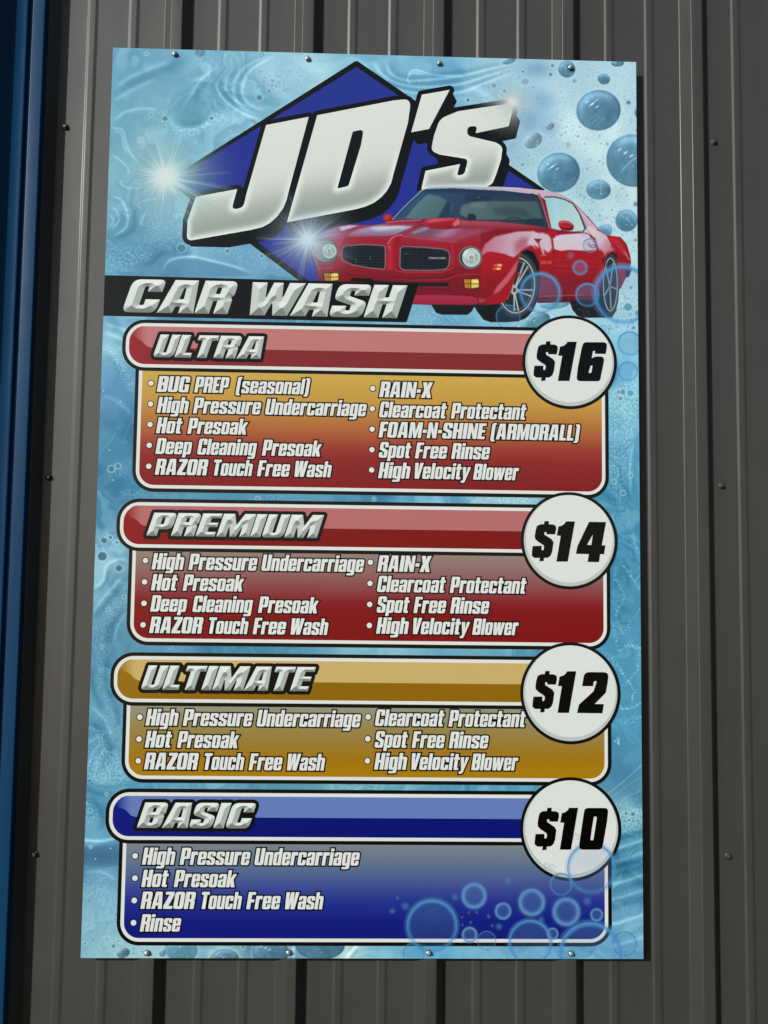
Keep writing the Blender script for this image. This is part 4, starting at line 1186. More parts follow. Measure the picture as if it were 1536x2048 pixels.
# headlamps
HLm = {}
hl = za([(74, 575), (100, 538), (190, 526), (252, 548), (274, 600), (272, 680), (244, 712), (180, 724), (112, 700), (80, 640)])
C.poly(spline(hl, 5), g2((628, 490), (668, 505), (190, 176, 170), (138, 152, 148), (90, 104, 104)), 1, .6)
C.line(spline(hl, 5), 1.4, (70, 60, 62), .6, .4, closed=True)
def lamp(cx_, cy_, r, rx=1.0):
    C.ell(cx_, cy_, r * rx * 1.06, r * 1.06, (70, 84, 86))
    C.ell(cx_, cy_, r * rx, r, (176, 194, 192))
    C.ell(cx_ - r * .25, cy_ - r * .3, r * .6 * rx, r * .5, (216, 228, 226), .8, 1.2)
    for k in range(22):
        a = k * 2.4; q = r * (.35 + .58 * ((k * 7) % 11) / 11)
        C.line([(cx_ + q * math.cos(a) * rx, cy_ + q * math.sin(a)), (cx_ + (q + r * .22) * math.cos(a + .2) * rx, cy_ + (q + r * .22) * math.sin(a + .2))], .8, (98, 112, 112) if k % 2 else (240, 246, 244), .7, .2)
    C.ring(cx_, cy_, r * .93 * rx, r * .93, 1.1, (232, 240, 238), .8, .3)
    C.ring(cx_, cy_, r * .52 * rx, r * .52, 1.0, (120, 134, 134), .8, .3)
    C.ell(cx_, cy_, r * .22 * rx, r * .22, (140, 120, 108), .9, .4)
    C.ell(cx_ + .6, cy_ + .4, r * .1 * rx, r * .1, (226, 190, 170), .9, .2)
lamp(658.4, 502.3, 14.6)
C.ell(941.0, 515, 23.4, 22.6, (44, 50, 54), 1, .4)
C.ring(941.0, 515, 22.2, 21.4, 2.2, (128, 142, 146), .9, .5)
C.ring(941.0, 515, 23.4, 22.6, 1.2, (178, 74, 86), .6, .4, a0=180, a1=320)
lamp(942.6, 515, 18.8, .97)
# indicators
def signal(x0, y0, x1, y1):
    w, h = x1 - x0, y1 - y0
    C.poly(rounded([(x0 - 3, y0 - 2, 4), (x1 + 1.5, y0 - 1.5, 5), (x1 + 1.5, y1 + 2, 5), (x0 - 1, y1 + 2, 5)], 4), (92, 24, 30), 1, .5)
    C.poly(rounded([(x0 - 1.6, y0 - .8, 3), (x1 + .6, y0 - .6, 4), (x1 + .6, y1 + 1, 4), (x0, y1 + 1, 4)], 4), (64, 44, 34), 1, .2)
    C.poly(rounded([(x0, y0, 2), (x0 + w * .45, y0 + .4, 1), (x0 + w * .45, y1, 1), (x0 + w * .08, y1 - .5, 2)], 3), (196, 132, 50), 1, .2)
    C.poly(rounded([(x0 + w * .5, y0 + .4, 1), (x1 - .5, y0, 3), (x1, y1 - 2, 3), (x0 + w * .5, y1, 1)], 3), (226, 196, 92), 1, .2)
    C.poly([(x0 + w * .62, y0 + h * .1), (x1 - 2, y0 + h * .1), (x1 - 2, y0 + h * .36), (x0 + w * .6, y0 + h * .36)], (246, 230, 160), .8, .6)
    C.line([(x0, y0 + h * .5), (x1, y0 + h * .52)], 1.4, (70, 40, 26), .9, .2)
    for k in (1, 2, 3): C.line([(x0 + w * .11 * k, y0), (x0 + w * .11 * k, y1)], .6, (130, 74, 30), .8, .2)
sig = [(647.5, 546.5, 677, 561.5), (927.5, 558.4, 957.6, 576.6)]
for s_0 in sig: signal(*s_0)
for (x_, y_) in ((210, 740), (201, 770)):
    C.poly(zb([(x_, y_), (x_ + 30, y_ - 2), (x_ + 30, y_ + 20), (x_ - 2, y_ + 20)]), (206, 92, 48), 1, .3)
    C.poly(zb([(x_ + 32, y_ - 2), (x_ + 68, y_ - 2), (x_ + 70, y_ + 18), (x_ + 32, y_ + 20)]), (240, 178, 120), 1, .4)
# tyres and wheels
TY = {}
TY['front'] = zb([(444, 638), (500, 618), (548, 640), (590, 730), (612, 860), (610, 960), (590, 1060), (548, 1150), (490, 1210), (420, 1240), (320, 1247), (180, 1247), (118, 1225), (60, 1150), (28, 1092), (140, 1098), (270, 1084), (330, 1050), (370, 955), (404, 810), (428, 710)])
TY['far'] = za([(1104, 1094), (1490, 1098), (1466, 1148), (1424, 1182), (1200, 1180), (1150, 1165)])
TY['rear'] = zb([(1205, 660), (1240, 636), (1275, 650), (1300, 760), (1310, 900), (1300, 1060), (1280, 1150), (1245, 1205), (1000, 1208), (940, 1190), (900, 1140), (874, 1060), (1120, 1050), (1155, 900), (1175, 760)])
C.poly(TY['front'], (30, 32, 33)); C.poly(TY['far'], (27, 28, 29)); C.poly(TY['rear'], (30, 32, 33))
C.poly(zb([(450, 632), (500, 610), (560, 632), (604, 720), (616, 860), (600, 860), (560, 700), (500, 660), (450, 690)]), (26, 20, 22), .95, .8)
fc = C.mask(TY['front']); rc = C.mask(TY['rear'])
fx_, fy_ = 940 + 412 / 4.389, 360 + 925 / 4.389
C.ell(fx_, fy_ - 1, 43.5, 65, (62, 68, 70), .9, 1.5, .05, clip=fc)
C.ell(fx_ - 1, fy_, 37.0, 56, (40, 44, 48), 1, .4, .05, clip=fc)
C.ring(fx_ - 1, fy_, 36.2, 55, 2.6, (190, 200, 204), .95, .4, .05, clip=fc)
C.ring(fx_ - 1, fy_, 31.5, 48.5, 1.2, (130, 140, 146), .9, .4, .05, clip=fc)
hx_, hy_ = 940 + 388 / 4.389, 360 + 966 / 4.389
for k in range(5):
    a = math.radians(18 + 72 * k)
    for da in (-.13, .13):
        e = (fx_ - 1 + 33 * math.cos(a + da), fy_ + 51 * math.sin(a + da))
        C.line([(hx_, hy_), e], 3.0, (150, 160, 166), .95, .4, clip=fc)
        C.line([(hx_ - .6, hy_ - .6), (e[0] - .6, e[1] - .6)], 1.1, (226, 232, 234), .9, .3, clip=fc)
C.ell(hx_, hy_, 7, 10, (170, 180, 184), 1, .5, clip=fc); C.ell(hx_ + .6, hy_, 3.2, 4.6, (60, 66, 70), 1, .4, clip=fc)
C.ell(940 + 425 / 4.389, 360 + 828 / 4.389, 3.0, 5, (170, 36, 44), .9, .6, clip=fc)
C.ring(fx_, fy_, 40.5, 61, 1.0, (86, 94, 98), .6, .8, .05, clip=fc, a0=-80, a1=80)
C.poly(zb([(60, 1140), (180, 1100), (300, 1140), (360, 1240), (180, 1246), (110, 1220)]), (22, 23, 24), .8, 2, clip=fc)
rx_, ry_ = 940 + 1236 / 4.389, 360 + 918 / 4.389
C.ell(rx_ + .6, ry_, 17.2, 62, (64, 70, 72), .9, 1.2, .0, clip=rc)
C.ell(rx_ - 1, ry_, 14.4, 53, (46, 52, 56), 1, .5, clip=rc)
C.ring(rx_ - 1, ry_, 14.0, 52.5, 1.9, (186, 196, 200), .95, .4, clip=rc)
for k in range(5):
    a = math.radians(10 + 72 * k)
    C.line([(rx_ - 2, ry_ + 4), (rx_ - 1 + 12.4 * math.cos(a), ry_ + 48 * math.sin(a))], 2.2, (150, 160, 164), .9, .4, clip=rc)
    C.line([(rx_ - 2.4, ry_ + 4), (rx_ - 1.6 + 12.4 * math.cos(a), ry_ + 48 * math.sin(a))], .8, (224, 230, 232), .8, .3, clip=rc)
C.ell(rx_ - 2, ry_ + 4, 3.0, 7, (120, 130, 134), 1, .5, clip=rc)
rs = np.random.RandomState(4)
for k in range(26):
    q = zb([(890 + rs.rand() * 270, 1085 + rs.rand() * 115)])[0]; C.ell(q[0], q[1], .8 + rs.rand(), .8 + rs.rand(), (96, 102, 106), .6, .3, clip=rc)
C.poly(zb([(1160, 700), (1200, 650), (1240, 628), (1290, 650), (1300, 700), (1270, 660), (1235, 650), (1200, 700), (1175, 790)]), (60, 18, 24), .9, .8)
C.line(zb([(1150, 860), (1172, 740), (1200, 660), (1240, 625)]), 1.8, (196, 80, 84), .8, .5)
C.poly(zb([(1362, 800), (1416, 776), (1420, 788), (1394, 846), (1362, 852)]), (52, 50, 52), 1, .5)
C.poly(zb([(1310, 780), (1370, 760), (1360, 850), (1318, 940)]), (150, 30, 42), .8, 1)
# emblem on the rear pillar
C.line(spline(zb([(1040, 556), (1050, 580), (1075, 572), (1100, 575), (1090, 592), (1060, 590)]), 5), 1.3, (96, 40, 50), .9, .3)
C.line(zb([(1082, 600), (1082, 622)]), 1.2, (96, 60, 80), .7, .3)
# fine printing grain
rs = np.random.RandomState(3)
C.im = 255 * (np.clip(C.im, 0, 255) / 255) ** np.array([1.10, 1.06, 1.04])
C.im = np.clip(C.im + C.blur(rs.randn(C.h, C.w), .5)[..., None] * 5, 0, 255)

BODY = np.concatenate([za([(640, 575), (634, 540), (629, 520), (65, 650), (63, 560), (90, 508), (170, 455), (280, 410), (380, 392), (470, 394), (600, 398), (700, 378), (740, 356),
        (715, 360), (690, 354), (681, 328), (698, 304), (728, 295), (766, 310), (770, 338), (850, 250), (940, 160), (1000, 104), (1042, 76), (1100, 60), (1300, 55)]),
        zb([(0, 56), (250, 60), (450, 70), (640, 90), (780, 120), (890, 178), (962, 246), (1055, 345), (1135, 440), (1200, 484), (1322, 500), (1374, 560), (1405, 660), (1413, 720), (1402, 775), (1420, 780), (1394, 850), (1366, 858),
            (1325, 945), (1308, 960), (1300, 1060), (1280, 1150), (1245, 1207), (1000, 1209), (940, 1191), (898, 1140), (874, 1072), (600, 1080), (585, 1070), (548, 1152), (490, 1212), (420, 1241), (320, 1248), (180, 1248), (116, 1226), (60, 1152), (30, 1098)]),
        za([(1488, 1100), (1466, 1149), (1424, 1183), (1200, 1181), (1150, 1166), (1108, 1096), (860, 1088), (600, 1075)])])
BODY[0:3] = [(637.5, 572), (633, 535), (628.5, 520)]
BODY[3] = (624.8, 506)
P, q, d, near = sdf_mesh([BODY], 1.0)
cols = lin(np.clip(C.sample(P), 0, 255)) * 1.15
cen = P[q].mean(1)
part = np.zeros(len(q), int)
circ = lambda x, y, rx, ry: np.stack([x + rx * np.cos(np.linspace(0, 6.283, 40)), y + ry * np.sin(np.linspace(0, 6.283, 40))], 1)
def grill(i): return za(([(326, 600), (352, 576), (520, 566), (690, 574), (704, 592), (704, 768), (690, 784), (560, 770), (420, 745), (336, 706), (318, 660)],
                         [(836, 600), (862, 582), (1040, 590), (1210, 606), (1258, 624), (1270, 660), (1262, 750), (1236, 782), (1120, 794), (870, 790), (832, 770)])[i])
def sigbox(s_): return np.array([(s_[0] - 2, s_[1] - 1), (s_[2] + 1, s_[1] - 1), (s_[2] + 1, s_[3] + 1.4), (s_[0] - 1, s_[3] + 1.4)])
sc_o = za([(1012, 392), (1050, 350), (1110, 334), (1345, 330), (1368, 352), (1362, 410), (1240, 428), (1100, 415), (1060, 398)])
parts = [('windscreen', WS), ('side_window', SW), ('hood_scoop', sc_o), ('grille', grill(0)), ('grille', grill(1)), ('headlight', spline(hl, 5)), ('headlight', circ(941, 515, 23, 22.2)),
         ('turn_signal', sigbox(sig[0])), ('turn_signal', sigbox(sig[1])), ('wheel', TY['front']), ('wheel', TY['far']), ('wheel', TY['rear']),
         ('side_mirror', zb([(755, 470), (774, 380), (800, 356), (864, 360), (910, 398), (900, 442), (830, 446), (780, 484), (740, 514), (706, 508), (680, 462), (716, 428)])),
         ('side_mirror', za([(684, 330), (700, 304), (730, 296), (766, 310), (762, 336), (720, 360), (690, 354)]))]
for i, (nm, pp) in enumerate(parts):
    lo, hi = np.asarray(pp)[:, :2].min(0), np.asarray(pp)[:, :2].max(0)
    m = ((cen > lo) & (cen < hi)).all(1); idx = np.where(m)[0]
    keep = sdf(cen[idx], [np.asarray(pp, float)[:, :2]])[0] > 0
    part[idx[keep]] = i + 1
UW = Ap(P)
def sub(i, name, parent):
    f = q[part == i]
    used = np.unique(f); rm = np.full(len(P), -1); rm[used] = np.arange(len(used))
    art = Art(); art.add_np(UW[used], rm[f], 4, cols[used])
    return art.build(name, M_PRINT, parent)
car = sub(0, 'car_picture', sign)
tag(car, 'printed picture of a red two door sports car with a hood scoop')
for i, (nm, pp) in enumerate(parts): sub(i + 1, nm, car)

# ------------------------------------------------------------------ soapy water print behind everything
B = Canvas(156, 88, 1296, 1926, 0.8)
X, Y = B.xy()
CP = [(240,130,112,168,192),(300,200,122,174,194),(228,250,112,168,188),(400,120,128,180,202),(420,200,118,172,194),(560,150,150,196,212),(640,170,150,196,210),(480,230,122,176,198),(385,220,92,150,174),
 (300,300,132,184,196),(250,360,120,176,192),(225,440,112,166,188),(330,440,124,176,192),(400,500,112,164,188),(500,535,98,150,180),(250,520,98,152,180),(340,525,82,134,168),(620,230,122,176,196),
 (740,130,120,174,198),(800,150,108,164,192),(900,165,100,158,188),(960,175,138,186,206),(1020,140,150,192,208),(1080,200,150,192,212),(980,280,150,190,210),(1080,260,152,192,214),(1060,330,166,204,216),
 (1150,170,176,208,218),(1240,160,182,214,222),(1150,270,184,212,222),(1150,420,168,205,215),(1220,300,186,216,222),(1230,390,186,214,220),(1200,440,170,206,214),(1262,480,186,218,220),(1255,600,168,206,212),(1100,620,150,200,214),
 (980,640,120,180,202),(900,640,104,162,190),(850,630,122,176,198),(215,645,98,152,180),(230,690,116,170,190),(205,760,90,148,180),(230,800,94,148,184),(225,860,82,142,172),(200,950,78,140,170),(250,930,74,138,168),
 (240,985,76,138,168),(205,1040,72,132,166),(205,1085,104,158,182),(220,1130,124,176,194),(200,1180,122,176,196),(215,1220,106,160,184),(180,1290,90,148,174),(220,1260,92,146,172),(200,1350,86,144,170),(225,1420,92,150,176),
 (185,1440,96,152,178),(205,1500,104,160,182),(210,1545,112,166,186),(190,1580,78,140,172),(220,1600,84,148,176),(190,1650,104,162,186),(190,1678,108,176,196),(190,1700,68,116,150),(200,1720,70,118,150),(200,1745,112,166,190),
 (200,1800,126,176,196),(190,1850,136,186,202),(230,1900,148,194,202),(700,1000,76,140,170),(500,992,76,138,166),(1000,1002,152,196,206),(860,1000,90,150,180),(500,1298,76,140,166),(760,1300,120,174,190),(900,1302,108,164,184),
 (300,1572,80,146,172),(600,1574,92,152,172),(700,1574,110,170,182),(1000,1575,78,146,172),(1250,650,152,200,212),(1240,700,120,184,206),(1250,750,118,184,212),(1240,800,138,194,208),(1240,870,118,178,200),(1225,930,106,166,190),
 (1265,900,84,152,182),(1272,970,78,152,178),(1240,990,84,150,178),(1250,1040,88,152,180),(1250,1090,74,144,174),(1250,1200,76,144,174),(1260,1300,80,150,180),(1250,1400,80,150,180),(1260,1450,80,150,182),(1260,1500,72,136,166),
 (1250,1550,66,122,154),(1270,1590,74,130,156),(1255,1625,132,182,192),(1260,1655,132,186,198),(1255,1680,76,140,168),(1270,1700,120,180,200),(1250,1725,80,134,162),(1275,1745,92,152,176),(1250,1770,120,176,200),(1260,1800,104,164,190),
 (1245,1830,128,180,204),(1270,1860,122,176,202),(1255,1905,100,160,190),(300,1906,158,200,204),(360,1905,96,150,178),(450,1905,150,192,198),(540,1905,82,128,158),(640,1905,76,126,156),(700,1900,168,204,204),(750,1905,120,178,196),
 (850,1905,86,158,188),(1000,1905,112,168,192),(1150,1905,106,166,196)]
CP = np.array(CP, float)
num = np.zeros(X.shape + (3,)); den = np.zeros(X.shape)
wx = X + 26 * (fbm(X / 60, Y / 60, 11) - .5); wy = Y + 26 * (fbm(X / 60 + 40, Y / 60, 12) - .5)
for p in CP:
    w = 1.0 / ((wx - p[0]) ** 2 + (wy - p[1]) ** 2 + 260) ** 1.7
    num += w[..., None] * p[2:]; den += w
B.im = num / den[..., None] * np.array([1.03, 1.03, 1.045])
TRm = (smooth(1090, 1150, X) * smooth(560, 480, Y))[..., None]
B.im = B.im * (1 - TRm * np.array([.075, .05, .035]))

def local(x0, y0, x1, y1):
    c0, c1 = max(0, int((x0 - B.x0) * B.k)), min(B.w, int((x1 - B.x0) * B.k) + 2)
    r0, r1 = max(0, int((y0 - B.y0) * B.k)), min(B.h, int((y1 - B.y0) * B.k) + 2)
    return slice(r0, r1), slice(c0, c1)
def lcomp(sl, m, col, alpha):
    a = np.clip(m * alpha, 0, 1)[..., None]
    B.im[sl] = B.im[sl] * (1 - a) + np.asarray(col, float) * a
def dot(x, y, rx, ry, col, alpha=1.0, soft=.7, rot=0.0):
    sl = local(x - rx * 1.5 - 3, y - rx * 1.5 - ry - 3, x + rx * 1.5 + 3, y + rx * 1.5 + ry + 3)
    if X[sl].size == 0: return
    dx, dy = X[sl] - x, Y[sl] - y; cr, sr = math.cos(rot), math.sin(rot)
    d = np.hypot((dx * cr + dy * sr) / rx, (-dx * sr + dy * cr) / ry)
    lcomp(sl, np.clip((1 - d) * min(rx, ry) / soft + .5, 0, 1), col, alpha)
def ring_(x, y, r, wd, col, alpha):
    sl = local(x - r - 4, y - r - 4, x + r + 4, y + r + 4)
    if X[sl].size == 0: return
    d = np.abs(np.hypot(X[sl] - x, Y[sl] - y) - r)
    lcomp(sl, np.exp(-(d / wd) ** 2), col, alpha)
def blob(x, y, rx, ry, add, rot=0.0):
    """soft lighter or darker patch"""
    sl = local(x - 2.5 * max(rx, ry), y - 2.5 * max(rx, ry), x + 2.5 * max(rx, ry), y + 2.5 * max(rx, ry))
    dx, dy = X[sl] - x, Y[sl] - y; cr, sr = math.cos(rot), math.sin(rot)
    B.im[sl] += (np.exp(-((dx * cr + dy * sr) / rx) ** 2 - ((-dx * sr + dy * cr) / ry) ** 2)[..., None]) * np.asarray(add, float)
def curve(pts, wd, amt, soft=1.0, taper=True):
    """soft light (amt > 0) or dark streak along a smooth line"""
    p = np.asarray(pts, float); n = len(p)
    pe = np.vstack([2 * p[0] - p[1], p, 2 * p[-1] - p[-2]])
    out = []
    for i in range(n - 1):
        a, b, c, d = pe[i:i + 4]
        for t in np.linspace(0, 1, 9)[:-1]:
            out.append(.5 * (2 * b + (c - a) * t + (2 * a - 5 * b + 4 * c - d) * t * t + (3 * b - a - 3 * c + d) * t ** 3))
    out.append(p[-1]); out = np.array(out)
    pad = wd * 4
    sl = local(out[:, 0].min() - pad, out[:, 1].min() - pad, out[:, 0].max() + pad, out[:, 1].max() + pad)
    x, y = X[sl], Y[sl]; best = np.full(x.shape, 1e9); tt = np.zeros(x.shape)
    for i, (a, b) in enumerate(zip(out[:-1], out[1:])):
        d = b - a; t = np.clip(((x - a[0]) * d[0] + (y - a[1]) * d[1]) / max(d @ d, 1e-9), 0, 1)
        q = (x - a[0] - t * d[0]) ** 2 + (y - a[1] - t * d[1]) ** 2
        m = q < best; best[m] = q[m]; tt[m] = ((i + t) / (len(out) - 1))[m]
    if amt > 0: wd, amt = wd * .82, amt * 1.35
    f = np.exp(-best / wd ** 2)
    if taper: f = f * np.clip(np.sin(np.pi * np.clip(tt, 0, 1)) * 2.2, 0, 1)
    if amt < 0: f = np.exp(-best / (wd * 1.7) ** 2) * (np.clip(np.sin(np.pi * np.clip(tt, 0, 1)) * 2.2, 0, 1) if taper else 1); amt = amt * .8
    B.im[sl] += f[..., None] * np.asarray([1, 1, .92]) * amt

# marbled flow everywhere, weaker in the foamy upper right
calm = 1 - .75 * smooth(1040, 1140, X) * smooth(720, 600, Y)
ax, ay = X / 120, Y / 120
f1, f2 = fbm(ax, ay, 21), fbm(ax + 9, ay + 4, 22)
gx, gy = ax + 2.4 * (f1 - .5), ay + 2.4 * (f2 - .5)
m1 = fbm(gx * .8, gy * .8, 31, 5)
B.im += ((m1 - .5) * 44 * calm)[..., None] * np.array([1, .95, .85])
for k, (fr, amp) in enumerate(((18, 54), (46, 24))):            # agate like bands: one dimensional noise along the flow's level lines
    v = fbm(gx * (.7 + .25 * k) + 3 * k, gy * (.7 + .25 * k), 41 + k, 3)
    band = vnoise(v * fr, v * 0 + .5 + 7 * k, 47 + k) - .5
    gate = smooth(.40, .60, fbm(X / 110 + 5 * k, Y / 110, 51 + k, 3))
    B.im += (band * amp * gate * calm)[..., None] * np.array([1.05, .95, .8])

# hand drawn swirls of the upper left and top
def zc(pts): return np.array([(200 + p[0] / 2.954, 90 + p[1] / 2.954) for p in pts])
for off, amt in ((0, 26), (26, -22), (52, 20), (84, -18)):
    curve(zc([(1060 - off * .4, 50), (960 - off, 100), (880 - off, 160), (842 - off, 240), (850 - off, 310), (900 - off, 360 + off * .3), (1010 - off, 395 + off * .3)]), 4.2, amt)
curve(zc([(700, 200), (690, 250), (740, 330), (840, 400), (940, 440)]), 3.4, 30); curve(zc([(715, 195), (712, 250), (770, 330), (860, 392)]), 3.2, -22)
curve(zc([(760, 190), (742, 250), (790, 320), (900, 385)]), 2.6, 24)
curve(zc([(730, 130), (640, 200), (580, 280), (568, 340), (610, 352), (640, 346)]), 4, -22); curve(zc([(700, 120), (600, 200), (540, 290), (470, 390)]), 3.5, 20)
curve(zc([(640, 350), (640, 410), (600, 450), (520, 468), (470, 440)]), 4, -26); curve(zc([(660, 440), (600, 480), (500, 500), (430, 470), (420, 400)]), 6, 20)
curve(zc([(80, 300), (160, 240), (300, 170), (420, 130), (520, 60)]), 7, -26); curve(zc([(80, 260), (180, 190), (320, 130), (430, 90)]), 6, 20); curve(zc([(80, 330), (200, 260), (330, 200)]), 5, 16)
curve(zc([(80, 450), (150, 395), (260, 375), (340, 385)]), 4, 22); curve(zc([(60, 490), (130, 500), (150, 560), (180, 640), (250, 720)]), 2.6, 30); curve(zc([(75, 510), (120, 520), (140, 590), (160, 650)]), 2.4, 24)
curve(zc([(60, 640), (130, 690), (170, 740), (160, 770)]), 2.2, 28); curve(zc([(130, 790), (125, 820), (170, 845), (250, 840), (320, 820)]), 2.4, 30)
curve(zc([(60, 890), (120, 910), (150, 960), (165, 1030), (140, 1090), (60, 1140)]), 3.2, 30); curve(zc([(60, 950), (100, 985), (110, 1040), (60, 1090)]), 2.6, 28); curve(zc([(60, 1000), (80, 1040), (55, 1075)]), 2.2, 24)
curve(zc([(110, 900), (190, 960), (205, 1060), (160, 1120), (70, 1140)]), 3.0, -24)
curve(zc([(380, 900), (260, 920), (225, 950), (260, 975)]), 2.6, 24); curve(zc([(270, 990), (240, 1050), (260, 1060)]), 2.4, 26)
curve(zc([(190, 1310), (300, 1290), (360, 1240), (450, 1225), (560, 1230)]), 6, -24); curve(zc([(380, 1350), (385, 1300), (430, 1265), (540, 1250), (640, 1270), (800, 1310), (900, 1350)]), 3, 34)
B.poly(spline(zc([(392, 1345), (400, 1300), (450, 1272), (560, 1265), (680, 1290), (800, 1325), (860, 1362), (400, 1372)]), 5), (88, 140, 172), .75, 1.6)
B.poly(spline(zc([(190, 1360), (200, 1310), (300, 1300), (365, 1250), (420, 1245), (380, 1300), (372, 1360)]), 5), (92, 148, 178), .7, 2)
B.poly(spline(zc([(470, 350), (560, 300), (610, 352), (640, 370), (610, 440), (520, 462), (470, 420)]), 5), (96, 154, 176), .55, 5)
for off in range(6):
    amt = 26 if off % 2 == 0 else -24
    curve([(722 + 12 * off, 120), (745 + 9 * off, 150 - off), (790 + 5 * off, 176 - 4 * off), (850, 188 - 7 * off), (920, 184 - 8 * off), (980, 162 - 6 * off), (1040, 140 - 4 * off)], 3.4, amt)
curve([(815, 150), (830, 140), (870, 150), (930, 152)], 2.4, 34); curve([(822, 170), (815, 158), (826, 146), (860, 152)], 2.2, 30)
# pale highlights
for b in ((1140, 250, 70, 30, -.5), (1180, 300, 50, 26, .6), (1225, 260, 26, 50, .2), (1150, 410, 40, 22, .5), (1230, 355, 40, 18, -.4), (1220, 430, 26, 26, 0), (1265, 380, 12, 50, 0), (1100, 190, 50, 26, .8)):
    blob(b[0], b[1], b[2], b[3], (22, 18, 12), b[4])
for b in ((1090, 200, 24, 24), (1100, 255, 20, 18), (1075, 140, 30, 16), (1060, 240, 20, 20)): blob(b[0], b[1], b[2], b[3], (-34, -30, -22))

# foam: tiny light rims round darker cells
F1, RR = worley(X / 4.4 + 2 * (f1 - .5), Y / 4.4 + 2 * (f2 - .5), 61)
F2, R2 = worley(X / 3.4, Y / 3.4, 62)
foam = smooth(.30, .62, F1) - .55 * smooth(.36, .12, F1) * (RR > .3)
fine = smooth(.35, .65, F2) - .6 * smooth(.35, .1, F2)
FM = np.zeros(X.shape); GM = np.zeros(X.shape)
def area(pts, blur, into, amt=1.0):
    m = B.blur(B.mask(spline(np.array(pts), 4)), blur) * amt
    np.maximum(into, m, out=into)
area(zc([(380, 440), (440, 480), (560, 480), (650, 440), (680, 390), (730, 410), (700, 460), (600, 520), (500, 550), (400, 520), (350, 450)]), 4, FM)
area(zc([(280, 980), (380, 940), (520, 950), (480, 1100), (540, 1180), (700, 1200), (850, 1190), (1000, 1280), (1120, 1360), (900, 1300), (700, 1240), (520, 1210), (420, 1200), (330, 1270), (200, 1310), (60, 1340), (50, 1220), (150, 1190), (260, 1120)]), 5, GM)
area(zc([(50, 1180), (200, 1200), (300, 1240), (200, 1300), (180, 1350), (40, 1350)]), 5, FM, .8)
area(zc([(900, 120), (1100, 70), (1400, 90), (1300, 180), (1050, 340), (900, 340), (880, 240)]), 6, GM, .35)
area([(1130, 180), (1180, 130), (1276, 120), (1276, 520), (1180, 430), (1090, 390), (1040, 310), (1090, 250)], 12, GM, .55)
area([(1200, 620), (1276, 560), (1276, 660), (1230, 660)], 5, GM, .8)
area([(206, 690), (222, 690), (240, 720), (268, 760), (268, 782), (250, 770), (236, 740), (214, 705)], 2.5, FM, 1)
area([(238, 985), (262, 978), (292, 990), (290, 996), (264, 994)], 2, FM, 1); area([(214, 935), (240, 925), (262, 920), (248, 950), (228, 955)], 3, FM, .9)
area([(243, 880), (258, 872), (258, 882), (248, 888)], 1.5, FM, .9)
area([(190, 1085), (204, 1066), (232, 1062), (236, 1085), (220, 1100), (196, 1105)], 3, FM, 1)
area([(188, 1230), (210, 1200), (252, 1160), (248, 1230), (222, 1290), (222, 1340), (232, 1420), (240, 1500), (215, 1550), (170, 1560), (172, 1450), (206, 1420), (186, 1340)], 5, GM, 1)
area([(172, 1515), (230, 1500), (244, 1540), (260, 1556), (240, 1570), (200, 1572), (172, 1560)], 3, FM, 1)
area([(172, 1590), (184, 1600), (198, 1625), (196, 1640), (176, 1650), (170, 1630)], 2.5, FM, 1)
area([(172, 1745), (210, 1750), (228, 1790), (220, 1830), (190, 1800), (166, 1790)], 5, FM, .55)
area([(1222, 790), (1275, 770), (1272, 850), (1262, 900), (1252, 940), (1250, 985), (1230, 1000), (1220, 960)], 4, FM, 1)
area([(1262, 870), (1256, 930), (1258, 985), (1262, 985), (1268, 930)], 2, GM, 1)
area([(1226, 990), (1250, 990), (1262, 1040), (1278, 1100), (1270, 1100), (1240, 1060)], 3, GM, 1)
area([(1200, 1300), (1222, 1306), (1240, 1330), (1250, 1352), (1236, 1342), (1212, 1318)], 2, FM, 1)
area([(1268, 1110), (1282, 1130), (1282, 1166), (1270, 1175), (1276, 1145)], 2, FM, .9); area([(1226, 1180), (1256, 1140), (1262, 1150), (1240, 1180)], 2.5, FM, .7)
area([(1224, 1442), (1280, 1430), (1282, 1440), (1250, 1450), (1226, 1450)], 2, FM, 1); area([(1226, 1606), (1282, 1592), (1284, 1600), (1230, 1612)], 2, FM, .7)
area([(1236, 1628), (1260, 1620), (1284, 1606), (1284, 1658), (1240, 1668)], 3, FM, 1)
area([(330, 1298), (355, 1290), (400, 1300), (360, 1304)], 2, FM, .8); area([(500, 990), (560, 990), (560, 1002), (500, 1002)], 2, FM, .8); area([(930, 990), (1060, 996), (1060, 1006), (940, 1004)], 2, FM, .9)
area([(680, 1570), (760, 1568), (760, 1580), (690, 1580)], 2, FM, .7); area([(840, 630), (900, 620), (910, 650), (840, 652)], 4, GM, .9)
FM *= .75 + .5 * (fbm(X / 22, Y / 22, 71, 3) - .5); GM *= .8
B.im += (FM * (foam - .28) * 38)[..., None] * np.array([1, .92, .82]) + (FM * 9)[..., None]
B.im += (GM * (fine - .3) * 28)[..., None] * np.array([1, .92, .8]) + (GM * 5)[..., None]

rs = np.random.RandomState(8)
